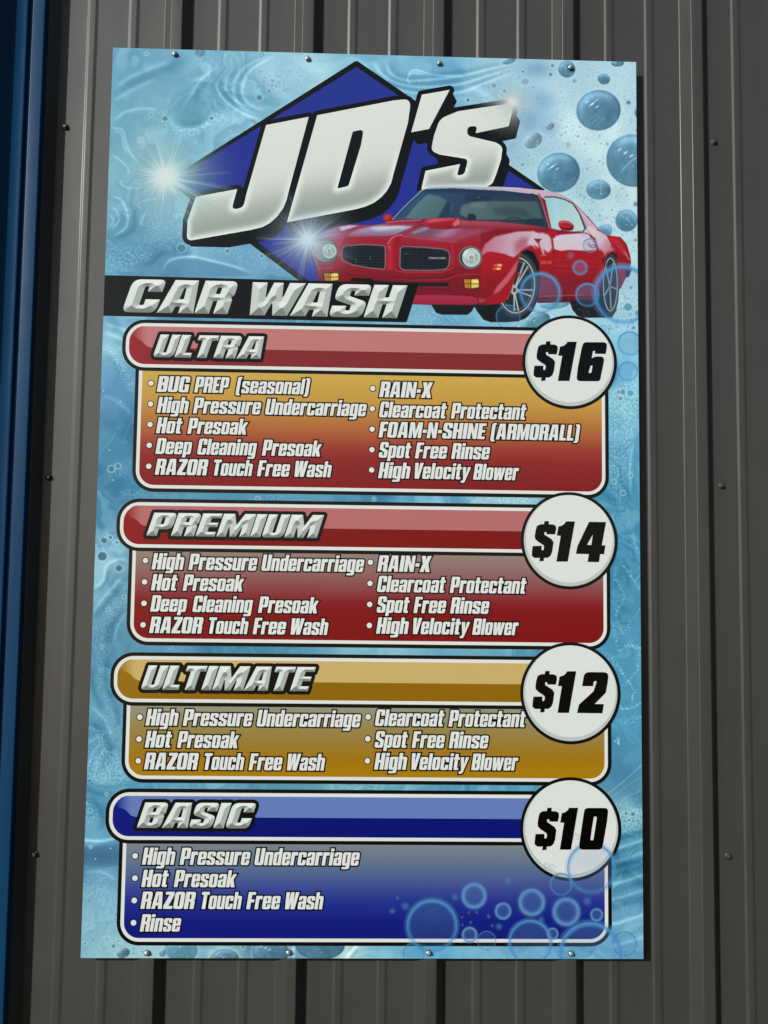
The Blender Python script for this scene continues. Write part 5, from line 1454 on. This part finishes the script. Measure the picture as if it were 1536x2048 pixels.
# strings of little bubbles down the right edge
for pts in ([(1240, 1125), (1262, 1150), (1278, 1180)], [(1228, 1150), (1250, 1190), (1232, 1230), (1246, 1268), (1280, 1220)], [(1226, 1250), (1236, 1300), (1262, 1290), (1280, 1296)],
            [(1240, 1340), (1256, 1360), (1268, 1385), (1264, 1402)], [(1230, 1405), (1244, 1418), (1262, 1416), (1282, 1408)], [(1230, 1480), (1238, 1488), (1236, 1476)], [(1240, 1380), (1276, 1340), (1280, 1300)]):
    p = np.array(pts, float)
    for i in range(len(p) - 1):
        for t in np.arange(0, 1, .09):
            q = p[i] * (1 - t) + p[i + 1] * t + rs.randn(2) * 1.6
            dot(q[0], q[1], .7 + rs.rand() * .8, .7 + rs.rand() * .8, (176, 216, 226), .55 + .4 * rs.rand(), .8)
curve([(1216, 1588), (1250, 1560), (1284, 1530)], 1.2, 30, taper=False); curve([(1222, 1596), (1256, 1570), (1284, 1552)], 1.4, 14); curve([(1240, 1600), (1284, 1580)], 2, 12)
for y0, a in ((1672, -34), (1690, 26), (1700, -26), (1716, 18), (1727, -38), (1742, -26), (1760, 30), (1774, -20), (1790, 22), (1806, -22), (1840, 24), (1868, -18), (1884, 20)):
    curve([(1226, y0 + 8), (1250, y0 + 2), (1286, y0 - 10)], 3.6, a, taper=False)
# the dark band and ledge low on the left
curve([(168, 1680), (200, 1682), (236, 1676)], 4, 44, taper=False)
B.poly([(166, 1694), (200, 1692), (240, 1688), (240, 1732), (205, 1734), (166, 1731)], dict(p=(200, 1690), q=(200, 1734), c=((72, 124, 156), (62, 106, 142), (76, 128, 158))), .85, 1.2)
curve([(168, 1745), (205, 1744), (234, 1762)], 4, 18); curve([(168, 1594), (190, 1604), (206, 1640), (198, 1662)], 3.4, -24); curve([(170, 1576), (200, 1588), (232, 1584)], 3, -26)
curve([(172, 1556), (200, 1572), (244, 1572)], 2.4, -26)
# flowing bands, left edge
for pts, wd, a in (([(186, 1238), (215, 1205), (252, 1158)], 4, -30), ([(184, 1226), (212, 1190), (250, 1148)], 4, 22), ([(214, 1290), (222, 1255), (252, 1210)], 4.5, -30), ([(226, 1290), (236, 1250), (254, 1222)], 3, 18),
                   ([(186, 1180), (206, 1160), (214, 1130), (240, 1118), (256, 1122)], 4, 24), ([(192, 1185), (214, 1160), (220, 1136), (246, 1126)], 3.4, -20), ([(182, 1330), (188, 1380), (208, 1425)], 3, -28),
                   ([(216, 1300), (214, 1360), (232, 1420), (244, 1470)], 3.4, -26), ([(180, 1410), (210, 1440), (226, 1480)], 3.4, 20), ([(178, 1440), (210, 1470), (222, 1510), (200, 1545)], 3.6, -22), ([(206, 646), (250, 660), (258, 672)], 4, 20),
                   ([(206, 664), (240, 676), (252, 690)], 5, 24), ([(205, 700), (226, 722), (250, 760)], 4, -20), ([(200, 790), (230, 800), (266, 830)], 6, 16), ([(200, 905), (222, 880), (232, 864)], 1.6, 18), ([(1268, 880), (1260, 930), (1262, 990)], 2.4, 26),
                   ([(1276, 900), (1270, 950), (1274, 1020)], 3, -16), ([(1264, 1060), (1272, 1090), (1282, 1110)], 4, 18)):
    curve(pts, wd, a)
# speckles
def speck(n, x0, y0, x1, y1, col, rmin, rmax, al=.8, p=2.2):
    for _ in range(n):
        r = rmin + (rmax - rmin) * rs.rand() ** p
        dot(x0 + (x1 - x0) * rs.rand(), y0 + (y1 - y0) * rs.rand(), r, r * (.75 + .25 * rs.rand()), col, al * (.5 + .5 * rs.rand()), .8, rs.rand() * 3)
DK = (84, 126, 152)
speck(260, 1120, 240, 1276, 520, DK, .6, 2.0, .75); speck(70, 1160, 430, 1276, 530, DK, .6, 1.8, .8); speck(90, 1215, 560, 1278, 660, DK, .6, 2.2, .8); speck(60, 1000, 130, 1130, 320, (70, 112, 140), .6, 1.8, .8)
speck(50, 850, 140, 1020, 200, (80, 120, 150), .6, 1.6, .7); speck(100, 505, 130, 640, 235, (70, 112, 138), .5, 1.6, .7); speck(40, 525, 150, 560, 185, (70, 100, 120), .6, 1.8, .75); speck(70, 215, 460, 400, 560, (70, 118, 146), .5, 1.8, .7)
speck(150, 166, 1760, 240, 1915, (78, 128, 152), .6, 2.0, .75); speck(40, 1218, 770, 1276, 860, DK, .6, 2.2, .7); speck(40, 1225, 860, 1270, 980, (90, 150, 176), .5, 1.4, .6); speck(60, 185, 1180, 250, 1400, (70, 120, 150), .5, 1.4, .6)
speck(70, 1120, 130, 1270, 260, DK, .5, 1.6, .6); speck(40, 1100, 380, 1200, 430, DK, .6, 1.6, .7); speck(50, 1090, 600, 1170, 650, DK, .5, 1.4, .6); speck(24, 1236, 1615, 1284, 1655, (78, 122, 150), .8, 2.6, .8)
speck(30, 240, 1880, 330, 1915, DK, .5, 2.2, .7); speck(40, 480, 1560, 1000, 1580, DK, .5, 1.8, .6)
speck(50, 180, 400, 330, 560, (196, 224, 230), .4, 1.0, .6); speck(40, 170, 800, 270, 1000, (190, 222, 230), .4, 1.0, .5)
for x_, y_, r, c in ((518.5, 195, 5.2, (84, 122, 152)), (330, 237, 5, (88, 132, 156)), (423, 236.5, 3.6, (92, 136, 158)), (363, 496, 7.6, (76, 124, 146)), (455, 502, 3.6, (78, 124, 150)), (523, 512, 3.4, (84, 132, 160)), (302, 229, 2.2, (96, 140, 160)),
                     (282, 280, 4.5, (150, 200, 208)), (1050.5, 163, 7, (140, 168, 184)), (988, 171, 4.6, (108, 150, 176)), (1009, 182, 3.6, (96, 138, 164)), (936, 200, 2.8, (72, 110, 138)), (1046, 143, 2.4, (84, 122, 146)), (1105, 131, 3, (84, 122, 146)),
                     (1101, 149, 3.6, (90, 128, 150)), (1045, 329, 3.2, (110, 150, 170)), (1149, 162, 4, (110, 162, 190)), (1257, 205, 4.6, (84, 136, 166)), (1215, 288, 3, (120, 160, 180)), (1136, 289, 5, (150, 186, 200)), (1272, 408, 5, (96, 150, 176)),
                     (1271, 480, 3, (92, 140, 158)), (1262, 575, 3, (100, 150, 170)), (223, 938, 5.4, (66, 116, 144)), (236, 932, 4, (72, 122, 150)), (208, 1081, 5.4, (58, 108, 134)), (221, 1075, 3, (62, 112, 138)), (204.5, 1112.5, 9, (58, 110, 136)), (238, 1136.5, 6.4, (58, 110, 134)),
                     (234, 1085, 2.4, (62, 112, 138)), (216.5, 1219.5, 1.8, (66, 108, 138)), (248, 1194, 2, (66, 108, 138)), (204, 1293, 1.6, (70, 116, 142)), (180, 1621, 2.4, (74, 124, 150)), (1245, 784, 4.8, (78, 140, 166)), (1261, 786, 6, (82, 158, 190)), (1241, 797, 3.6, (86, 136, 152)),
                     (1237.5, 784, 3, (90, 150, 168)), (1228, 963, 2.8, (74, 128, 152)), (1246, 986, 3.4, (72, 126, 150)), (1262, 951, 2.6, (78, 138, 160)), (1256, 614, 8, (90, 158, 182)), (1276, 626, 6, (92, 158, 182)), (1267, 655.5, 4, (92, 156, 180)), (227, 1892, 3.4, (84, 124, 144)), (236, 1882, 2, (92, 130, 148)),
                     (170, 1887, 2, (84, 130, 150)), (1252, 1627, 3, (82, 122, 150)), (1266, 1628, 4, (78, 122, 156)), (1258, 1640, 2.6, (82, 122, 150)), (486, 1894, 3.5, (100, 146, 164)), (515, 997, 2.5, (84, 126, 150)), (748, 998, 2.2, (110, 168, 190))):
    ring_(x_, y_, r + 1.6, 1.5, (176, 214, 220), .55)
    dot(x_, y_, r, r * .92, c, .95, .9)
for x_, y_, r in ((1290 / 2.954 + 0, 0, 0),): pass
ring_(293, 107, 4.2, 1.1, (176, 214, 226), .8); ring_(330, 225, 3.4, 1.0, (150, 196, 206), .7); ring_(281, 281, 6, 1.3, (166, 210, 216), .6); ring_(213, 1588, 3.2, 1.2, (150, 204, 218), .8); ring_(181.5, 1694, 3, 1.1, (190, 224, 230), .9)
dot(400, 105, 10, 8.4, (92, 132, 164), .85, 1.6); ring_(394, 104, 6.5, 1.2, (128, 180, 206), .8); ring_(523, 109, 3.6, 1.1, (92, 150, 178), .8)
for x_, y_ in ((450, 111), (207, 781), (241, 803), (219, 900), (461, 262), (221, 1697), (191, 1718), (226, 960)): dot(x_, y_, 1.5, 1.5, (190, 222, 230), .9)

# big lenses of water in the foam
def lens(x, y, rx, ry, rot=0.0, base=(82, 138, 172), shade=1.0):
    sl = local(x - 1.6 * max(rx, ry), y - 1.6 * max(rx, ry), x + 1.6 * max(rx, ry), y + 1.6 * max(rx, ry))
    if X[sl].size == 0: return
    dx, dy = X[sl] - x, Y[sl] - y; cr, sr = math.cos(rot), math.sin(rot)
    u, v = (dx * cr + dy * sr) / rx, (-dx * sr + dy * cr) / ry
    d = np.hypot(u, v); s_ = min(rx, ry)
    lcomp(sl, np.exp(-((d - 1.06) * s_ / 3) ** 2), (196, 222, 226), .3)
    cov = np.clip((1 - d) * s_ / 1.2 + .5, 0, 1)
    light = np.clip(.35 - .45 * v - .35 * u, 0, 1); low = np.clip(v, 0, 1)
    col = np.asarray(base, float) * (1 - .20 * shade * (1 - light)[..., None]) + (light ** 2)[..., None] * 26 + (low ** 2)[..., None] * np.array([16, 22, 18])
    rim = np.exp(-((d - .95) * s_ / 2.2) ** 2)
    col = col - rim[..., None] * 14
    col = col + (np.exp(-((d - .80) * s_ / (3 + .10 * s_)) ** 2) * np.clip(-v * 1.5 - u * .4, 0, 1))[..., None] * 44
    col = col + ((fbm(X[sl] / 14, Y[sl] / 14, 91, 3) - .5) * 34)[..., None]
    a = cov[..., None] * .9
    B.im[sl] = B.im[sl] * (1 - a) + col * a
    for k in range(3 if s_ > 14 else 1):
        t = k - 1
        hx = x + rx * (-.28 + .22 * t) ; hy = y - ry * (.30 - .12 * t)
        dot(hx, hy, max(1, rx * .09), max(.8, ry * .035), (210, 230, 236), .85, .9, -.6)
    for k in range(4 if s_ > 14 else 2): dot(x + rx * (rs.rand() * 1.1 - .5), y + ry * (rs.rand() * .9 - .1), .9, .9, (204, 228, 234), .8)
for a in ((1197, 220.5, 44.5, 40.5, -.15), (1117, 345, 43, 39.5, -.25), (1266, 321, 54, 52, .6), (1197, 379, 24.5, 20, .1), (1253, 441, 22, 22, .6), (1133.5, 138, 17, 17, 0), (1207.6, 157.7, 12.5, 11, .3), (1065.6, 281, 19.5, 15, -.5, (126, 164, 186)),
          (1099, 252, 9.5, 8, -.3, (142, 170, 190)), (1235, 126, 13, 7, 0), (1018, 121, 14, 7, -.3, (108, 164, 194)), (1274, 222, 5, 12, 0), (1205, 466, 14, 22, .9), (1070, 645, 32, 18, -.4, (88, 146, 172)), (1110, 608, 30, 10, -.1, (110, 180, 200)),
          (362, 1898, 33, 26, .2, (104, 164, 190)), (449, 1918, 29, 20, 0, (84, 130, 160)), (541, 1905, 36, 30, 0, (86, 134, 164)), (246.5, 1906, 13.5, 10, -.3, (88, 130, 152)), (640, 1890, 50, 30, 0, (80, 130, 158)), 
          (325, 1905, 7, 9, 0, (108, 160, 182))): lens(*a)
curve([(1240, 345), (1256, 328), (1276, 312)], 1.5, 36); curve([(1199, 392), (1203, 378), (1199, 366)], 1.2, 40); curve([(1253, 430), (1258, 442), (1266, 452)], 1.2, 34); curve([(1176, 214), (1186, 206), (1199, 196)], 1.6, 50); curve([(1094, 341), (1104, 333), (1115, 326)], 1.6, 50)
curve([(690, 1920), (706, 1900), (716, 1890)], 5, 36); curve([(700, 1918), (716, 1898)], 2, -30); curve([(590, 1918), (584, 1905), (590, 1892)], 6, 44)
B.im += (rs.randn(B.h, B.w) * 1.8)[..., None]
B.im = np.clip(B.im, 0, 255)

xs = np.linspace(0, SIGN_W, 860); zs = np.linspace(0, SIGN_H, 1430)
# template position of each panel vertex (inverse of the homography)
UU, WW = np.meshgrid(xs, zs)
HI = np.linalg.inv(HM)
den = HI[2, 0] * UU + HI[2, 1] * WW + HI[2, 2]
PX = (HI[0, 0] * UU + HI[0, 1] * WW + HI[0, 2]) / den; PY = (HI[1, 0] * UU + HI[1, 1] * WW + HI[1, 2]) / den
PT = np.stack([PX.ravel(), PY.ravel()], 1)
cols = lin(np.clip(B.sample(PT), 0, 255)) * 1.15
# leave out what the printed boxes cover completely
cu_, cw_ = (xs[:-1] + xs[1:]) / 2, (zs[:-1] + zs[1:]) / 2
keep = np.ones((len(zs) - 1, len(xs) - 1), bool)
for sp in SPECS:
    u0 = float(A(*sp['box'][0])[0]) + .05; u1 = float(A(*sp['box'][1])[0]) - .05
    w0 = float(A(*sp['box'][2])[1]) + .05; w1 = float(A(*sp['bar'][1])[1]) - .04
    keep &= ~((cu_[None] > u0) & (cu_[None] < u1) & (cw_[:, None] > w0) & (cw_[:, None] < w1))
idx = np.arange(len(xs) * len(zs)).reshape(len(zs), len(xs))
q = np.stack([idx[:-1, :-1][keep], idx[:-1, 1:][keep], idx[1:, 1:][keep], idx[1:, :-1][keep]], 1)
V = np.stack([UU.ravel(), np.full(UU.size, layer_y(-.8)), WW.ravel()], 1)
mesh_np('background_print', V, q.ravel(), np.full(len(q), 4), M_PRINT, sign, np.concatenate([cols, np.ones((len(cols), 1))], 1))

# ------------------------------------------------------------------ printed see-through bubbles and star bursts
def clipw(u, w): return np.clip(u, 0, SIGN_W), np.clip(w, 0, SIGN_H)
def bubble(px, py, r, layer, kind=0, alpha=1.0, tint=None):
    cu, cw = map(float, A(px, py)); R = r * K_MM
    n = 72 if r > 20 else 36
    soft = kind == 1
    fr = np.array([0, .5, .66, .76, .84, .89, .925, .955, .975, 1.0, 1.02, 1.05, 1.09, 1.14, 1.2])
    if soft:
        ring = np.exp(-((fr - .86) / .16) ** 2); halo = np.zeros_like(fr)
    else:
        ring = .90 * np.exp(-((fr - .98) / .02) ** 2) + .52 * np.exp(-((fr - .925) / .052) ** 2) * (fr < 1.0); halo = .20 * np.exp(-((fr - 1.045) / .04) ** 2)
    fill = np.where(fr < .97, .24 if soft else .13, 0)
    if tint: cring = cfill = chalo = ink(*tint)
    if soft and r < 9.5: ring = np.exp(-(fr / .7) ** 2) * .62; fill = fill * 0
    if kind == 2: ring = .8 * np.exp(-((fr - .98) / .035) ** 2); halo = halo * .5; fill = fill * .6
    al = np.clip(.82 * ring + halo + fill, 0, .92) * alpha
    cring, chalo, cfill = ink(84, 160, 224), ink(112, 186, 236), ink(104, 158, 214)
    if soft: cring = ink(108, 166, 220)
    if kind == 2: cring = ink(70, 142, 190)
    tot = ring * .82 + halo + fill + 1e-6
    tot = np.maximum(tot, 1e-3)
    c = (cring[None] * (.82 * ring)[:, None] + chalo[None] * halo[:, None] + cfill[None] * fill[:, None]) / tot[:, None]
    c[tot < .02] = cring if soft else chalo
    a = np.linspace(0, 2 * math.pi, n, endpoint=False)
    uw, cc, fs = [], [], []
    for i, f in enumerate(fr):
        u, w = clipw(cu + R * f * np.cos(a), cw + R * f * np.sin(a))
        uw.append(np.stack([u, w], 1))
        sh = 1 + (.30 * np.sin(a) if not soft else 0 * a)                  # the upper rim is printed stronger
        cc.append(np.concatenate([np.repeat(c[i][None], n, 0), np.clip(al[i] * sh, 0, .95)[:, None]], 1))
    for i in range(len(fr) - 1):
        for j in range(n): fs.append((i * n + j, i * n + (j + 1) % n, (i + 1) * n + (j + 1) % n, (i + 1) * n + j))
    art = Art(); art.add(np.concatenate(uw), fs, layer, np.concatenate(cc))
    return art.build('bubble', M_OVER, sign)
UP = [(1080.3, 585.6, 41, 0), (1159.9, 535.4, 15.5, 1), (1174.7, 590, 23.5, 0), (1246.4, 589, 60, 0), (1016.3, 634, 24, 2), (1179.7, 491, 14.6, 0), (1167.4, 468, 6, 2), (1259, 686.5, 24.5, 0), (1255.5, 742, 19.6, 0), (1188, 738, 49, 0), (1207, 661, 11, 2), (1141, 511, 8, 1)]
for i, (x, y, r, k) in enumerate(UP): bubble(x, y, r, 5 + .05 * i, k, .9 if k != 1 else .5, (196, 188, 204) if k == 1 and r < 20 else None)
LOWB = [(863.9, 1850.8, 48.5, 0), (948, 1791, 24.5, 1), (1006, 1821.5, 16, 1), (1063.3, 1804, 26, 1), (1132.3, 1823, 27, 1), (1193, 1829, 12.5, 1), (1122, 1768, 21, 0), (1182.4, 1735, 47.5, 0), (1059.9, 1884, 41.5, 0), (1180, 1909.5, 61, 0), (1248, 1887, 22.8, 2),
        (1264, 1812, 17, 2), (1239.3, 1786, 13.8, 2), (1281, 1720.7, 22, 2), (939, 1869, 15, 1), (972.9, 1880.8, 17.5, 2), (825.9, 1907.7, 20, 2), (1104.7, 1867, 11.5, 1), (784.5, 1821.5, 6.5, 1), (810.7, 1811.8, 8.5, 1), (909.7, 1793.9, 7, 1), (923.5, 1834, 3, 1),
        (937, 1825, 3, 1), (953, 1824, 3.4, 1), (941, 1844, 3.2, 1), (924.6, 1849, 2.8, 1), (997.7, 1852.5, 7, 1), (984, 1850.8, 3.4, 1), (977, 1832, 4.4, 1), (1082, 1839, 7, 1), (1173.7, 1801.5, 9, 1), (1104, 1733.5, 5.5, 2), (1092.6, 1731, 5.5, 2), (1151.5, 1673, 6.5, 2), (795, 1796, 4, 1), (1016, 1762, 8, 1), (1282, 1857, 6, 2)]
for i, (x, y, r, k) in enumerate(LOWB): bubble(x, y, r, 15 + .08 * i, k, .8 if k != 1 else .66)

def starburst(px, py, r, layer, core, ray, seed, nray=46, strength=1.0, squash=1.0, glow=.34, ray_k=.5):
    cu, cw = map(float, A(px, py)); R = r * K_MM
    rs_ = np.random.RandomState(seed); n = 360
    a = np.linspace(0, 2 * math.pi, n, endpoint=False)
    fr = np.concatenate([[0], np.linspace(.02, 1, 34) ** 1.25])
    rays = [(rs_.rand() * 2 * math.pi, .008 + .03 * rs_.rand() ** 2, .25 + .75 * rs_.rand() ** 1.5, .18 + .6 * rs_.rand() ** 2) for _ in range(nray)]
    al = np.zeros((len(fr), n))
    for (b, wd, ln, st_) in rays:
        da = np.abs((a - b + math.pi) % (2 * math.pi) - math.pi)
        al += st_ * ray_k * np.exp(-(da[None] / wd) ** 2) * np.clip(1 - fr[:, None] / ln, 0, 1) ** .8
    al += (glow * np.exp(-(fr / .45) ** 2) + .42 * np.exp(-(fr / .24) ** 2) + .22 * np.exp(-(fr / .12) ** 2))[:, None]
    al = np.clip(al * strength, 0, .97) * np.clip((1 - fr) / .2, 0, 1)[:, None]
    t = np.exp(-(fr / .17) ** 2)[:, None]
    c = core[None] * t + ray[None] * (1 - t)
    uw, cc, fs = [], [], []
    for i, f in enumerate(fr):
        u, w = clipw(cu + R * f * np.cos(a), cw + R * f * np.sin(a) * squash)
        uw.append(np.stack([u, w], 1)); cc.append(np.concatenate([np.repeat(c[i][None], n, 0), al[i][:, None]], 1))
    for i in range(len(fr) - 1):
        for j in range(n): fs.append((i * n + j, i * n + (j + 1) % n, (i + 1) * n + (j + 1) % n, (i + 1) * n + j))
    art = Art(); art.add(np.concatenate(uw), fs, layer, np.concatenate(cc))
    return art.build('starburst', M_OVER, sign)
starburst(331, 354, 165, 5.7, ink(216, 228, 225), ink(172, 216, 226), 3, 170, .92, glow=.62, ray_k=.75)
starburst(616, 480, 118, 5.8, ink(200, 220, 236), ink(184, 208, 226), 9, 130, .95, glow=.42, ray_k=.62)
starburst(1025, 205, 92, 5.9, ink(219, 226, 222), ink(204, 220, 222), 14, 60, .95, glow=.36, ray_k=.7)
